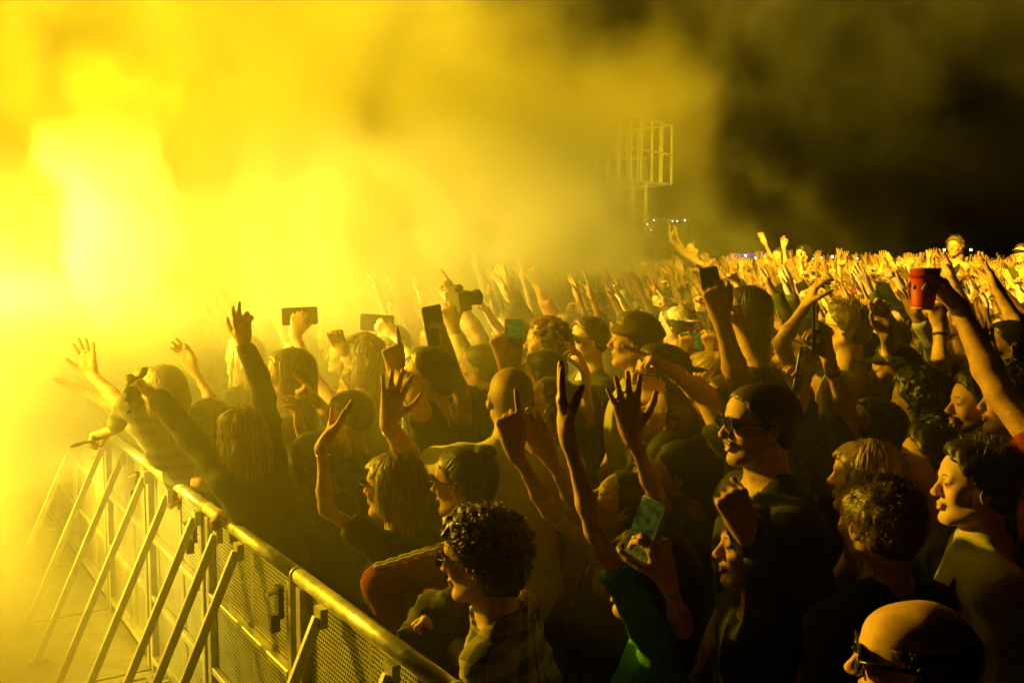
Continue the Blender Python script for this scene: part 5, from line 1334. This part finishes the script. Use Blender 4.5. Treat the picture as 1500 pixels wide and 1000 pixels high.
for i, (x, y) in enumerate(spots):
    for _ in range(60):
        k = RC.choice(UP) if y > 4.8 else RC.choice(QUIET)
        left_ = 750 + x / y*FPX < 640
        if left_ and RC.random() < .85: k = RC.choice((11, 12, 3, 2))
        dark = left_ or y < 6.5 or RC.random() < .55
        colour = RC.choice(SHIRTS[:4] + ['brown', 'maroon', 'plaid_dark', 'grey']) if dark else RC.choice(SHIRTS)
        lab = '%s in %s %s, %s, %s' % ('woman' if TEMPLATES[k]['kw'].get('fem') else 'man', SAY.get(colour, colour), NOUN[TEMPLATES[k]['kw']['top']], POSE[k], where(x, y))
        if k != last and lab not in seen: break
    last = k; seen.add(lab)
    yaw = math.atan2(STAGE[1] - y, STAGE[0] - x) - math.pi/2 + RC.uniform(-.35,.35)
    s = RC.uniform(.93, 1.045); mir = RC.choice((1, -1))
    o = copy_person(k, x, y, yaw, s, lab, 'people of the lit crowd', mir)
    sh = [ch for ch in o.children if ch.name.startswith('shirt')][0]
    sh.material_slots[0].link = 'OBJECT'; sh.material_slots[0].material = cloth_mat(colour)
    hair = [ch for ch in o.children if ch.name.startswith('hair')][0]; hair.material_slots[0].link = 'OBJECT'; hair.material_slots[0].material = hair_mat(RC.choice(('black', 'dark', 'dark', 'brown', 'brown', 'light', 'blond')))
    o.material_slots[0].link = 'OBJECT'; o.material_slots[0].material = skin_mat(RC.choice(('fair', 'fair', 'pale', 'tan', 'olive', 'brown', TEMPLATES[k]['skin'])))

# ---- far crowd: a mass that nobody could count
def low_person(rng, up, fingers=True):
    v, f, m = [], [], []
    def tube(pts, rs, n, mi, cap=True):
        b = len(v)
        for p, r in zip(pts, rs):
            for k in range(n): v.append((p[0] + r*math.cos(k*math.tau / n), p[1] + r*.75*math.sin(k*math.tau / n), p[2]))
        for i in range(len(pts) - 1):
            for k in range(n): f.append((b + i*n + k, b + i*n + (k + 1) % n, b + (i + 1)*n + (k + 1) % n, b + (i + 1)*n + k)); m.append(mi)
    def limb(a, c, r1, r2, mi, n=5):
        b = len(v); a, c = np.array(a), np.array(c); z = unit(c - a); x = unit(np.cross(z, V(.2,.9,.1))); y = np.cross(z, x)
        for p, r in ((a, r1), (c, r2)):
            for k in range(n): v.append(tuple(p + (x*math.cos(k*math.tau / n) + y*math.sin(k*math.tau / n))*r))
        for k in range(n): f.append((b + k, b + (k + 1) % n, b + n + (k + 1) % n, b + n + k)); m.append(mi)
    tube([(0,0,.0), (0,0,.9), (0,0,1.1), (0,0,1.36), (0,0,1.45), (0,0,1.50)], [.14,.17,.16,.20,.15,.06], 8, 1)
    tube([(0,0,1.46), (0,.02,1.535), (0,.025,1.56), (0,.025,1.62), (0,.02,1.66)], [.05,.06,.075,.082,.084], 8, 0)
    tube([(0,-.005,1.62), (0,-.01,1.66), (0,-.01,1.71), (0,-.01,1.745), (0,-.01,1.755)], [.090,.094,.082,.045,.005], 8, 2)
    for s in (-1, 1):
        if rng.random() < up:
            w = (s*(.12 + .25*rng.random()), .05 + .3*rng.random(), 1.78 + .24*rng.random()); e = (s*(.27 + .12*rng.random()), .12, 1.50 + .14*rng.random())
            limb((s*.18,0,1.40), e, .055, .045, 1 if rng.random() < .5 else 0); limb(e, w, .042, .028, 0)
            d = V(rng.uniform(-.3,.3), rng.uniform(0,.4), 1); d = unit(d); w = np.array(w)
            for j in range(4 if fingers else 0): limb(w + d*.05 + V((j - 1.5)*.016,0,0), w + d*(.15 + .03*rng.random()) + V((j - 1.5)*.034,0,0), .011, .008, 0, 4)
            limb(w - d*.01, w + d*(.085 if fingers else .16), .026, .036, 0, 5 if fingers else 4)
        else: limb((s*.18,0,1.40), (s*.24,.05,1.0), .055, .04, 1)
    return np.array(v), f, m
LOWS = [low_person(random.Random(k), .8) for k in range(14)]; LOWS_FAR = [low_person(random.Random(k), .8, False) for k in range(14)]
rf = np.random.default_rng(5)
allv, allf, allm, off = [], [], [], 0
taken = set(spots)
Yf = (spots[-1][1] if spots else 13) + .35
cols = 6
while Yf < 62:
    st = .62 + max(0, Yf - 14)*.018
    X = -.30*Yf
    while X < .56*Yf + 1:
        x = X + rf.uniform(-.22,.22); y = Yf + rf.uniform(-.22,.22); X += st
        lv, lf, lm = (LOWS if y < 22 else LOWS_FAR)[rf.integers(len(LOWS))]
        a = math.atan2(STAGE[1] - y, STAGE[0] - x) - math.pi/2 + rf.uniform(-.4,.4); s = rf.uniform(.92,1.06); c, sn = math.cos(a)*s, math.sin(a)*s
        allv.append(np.stack([lv[:,0]*c - lv[:,1]*sn + x, lv[:,0]*sn + lv[:,1]*c + y, lv[:,2]*s], 1)); sh = int(rf.integers(0, 6)); hr = int(rf.integers(0, 3)); sk = int(rf.integers(0, 3))
        allf += [tuple(i + off for i in q) for q in lf]; allm += [(sk, 3 + sh, 9 + hr)[q] for q in lm]; off += len(lv)
    Yf += st*1.05
FM = [skin_mat('fair'), skin_mat('tan'), skin_mat('pale')] + [cloth_mat(k) for k in ('black', 'charcoal', 'cream', 'grey', 'olive', 'red')] + [hair_mat(k) for k in ('dark', 'brown', 'light')]
fv = np.concatenate(allv); fq = np.array(allf)
far = link('far_crowd', mesh_data('far_crowd', fv, fq, FM, True, np.ones((len(fv), 4)), allm))
tag(far, 'far mass of lit people with raised arms reaching back to the tents', 'crowd', kind='stuff')
print('PEOPLE', len(CAST), len(spots), 'far', len(allv), 'faces', len(fq))

_t = sum(len(m.loop_triangles) or sum(len(p.vertices) - 2 for p in m.polygons) for m in bpy.data.meshes); print('TRIANGLES', _t)
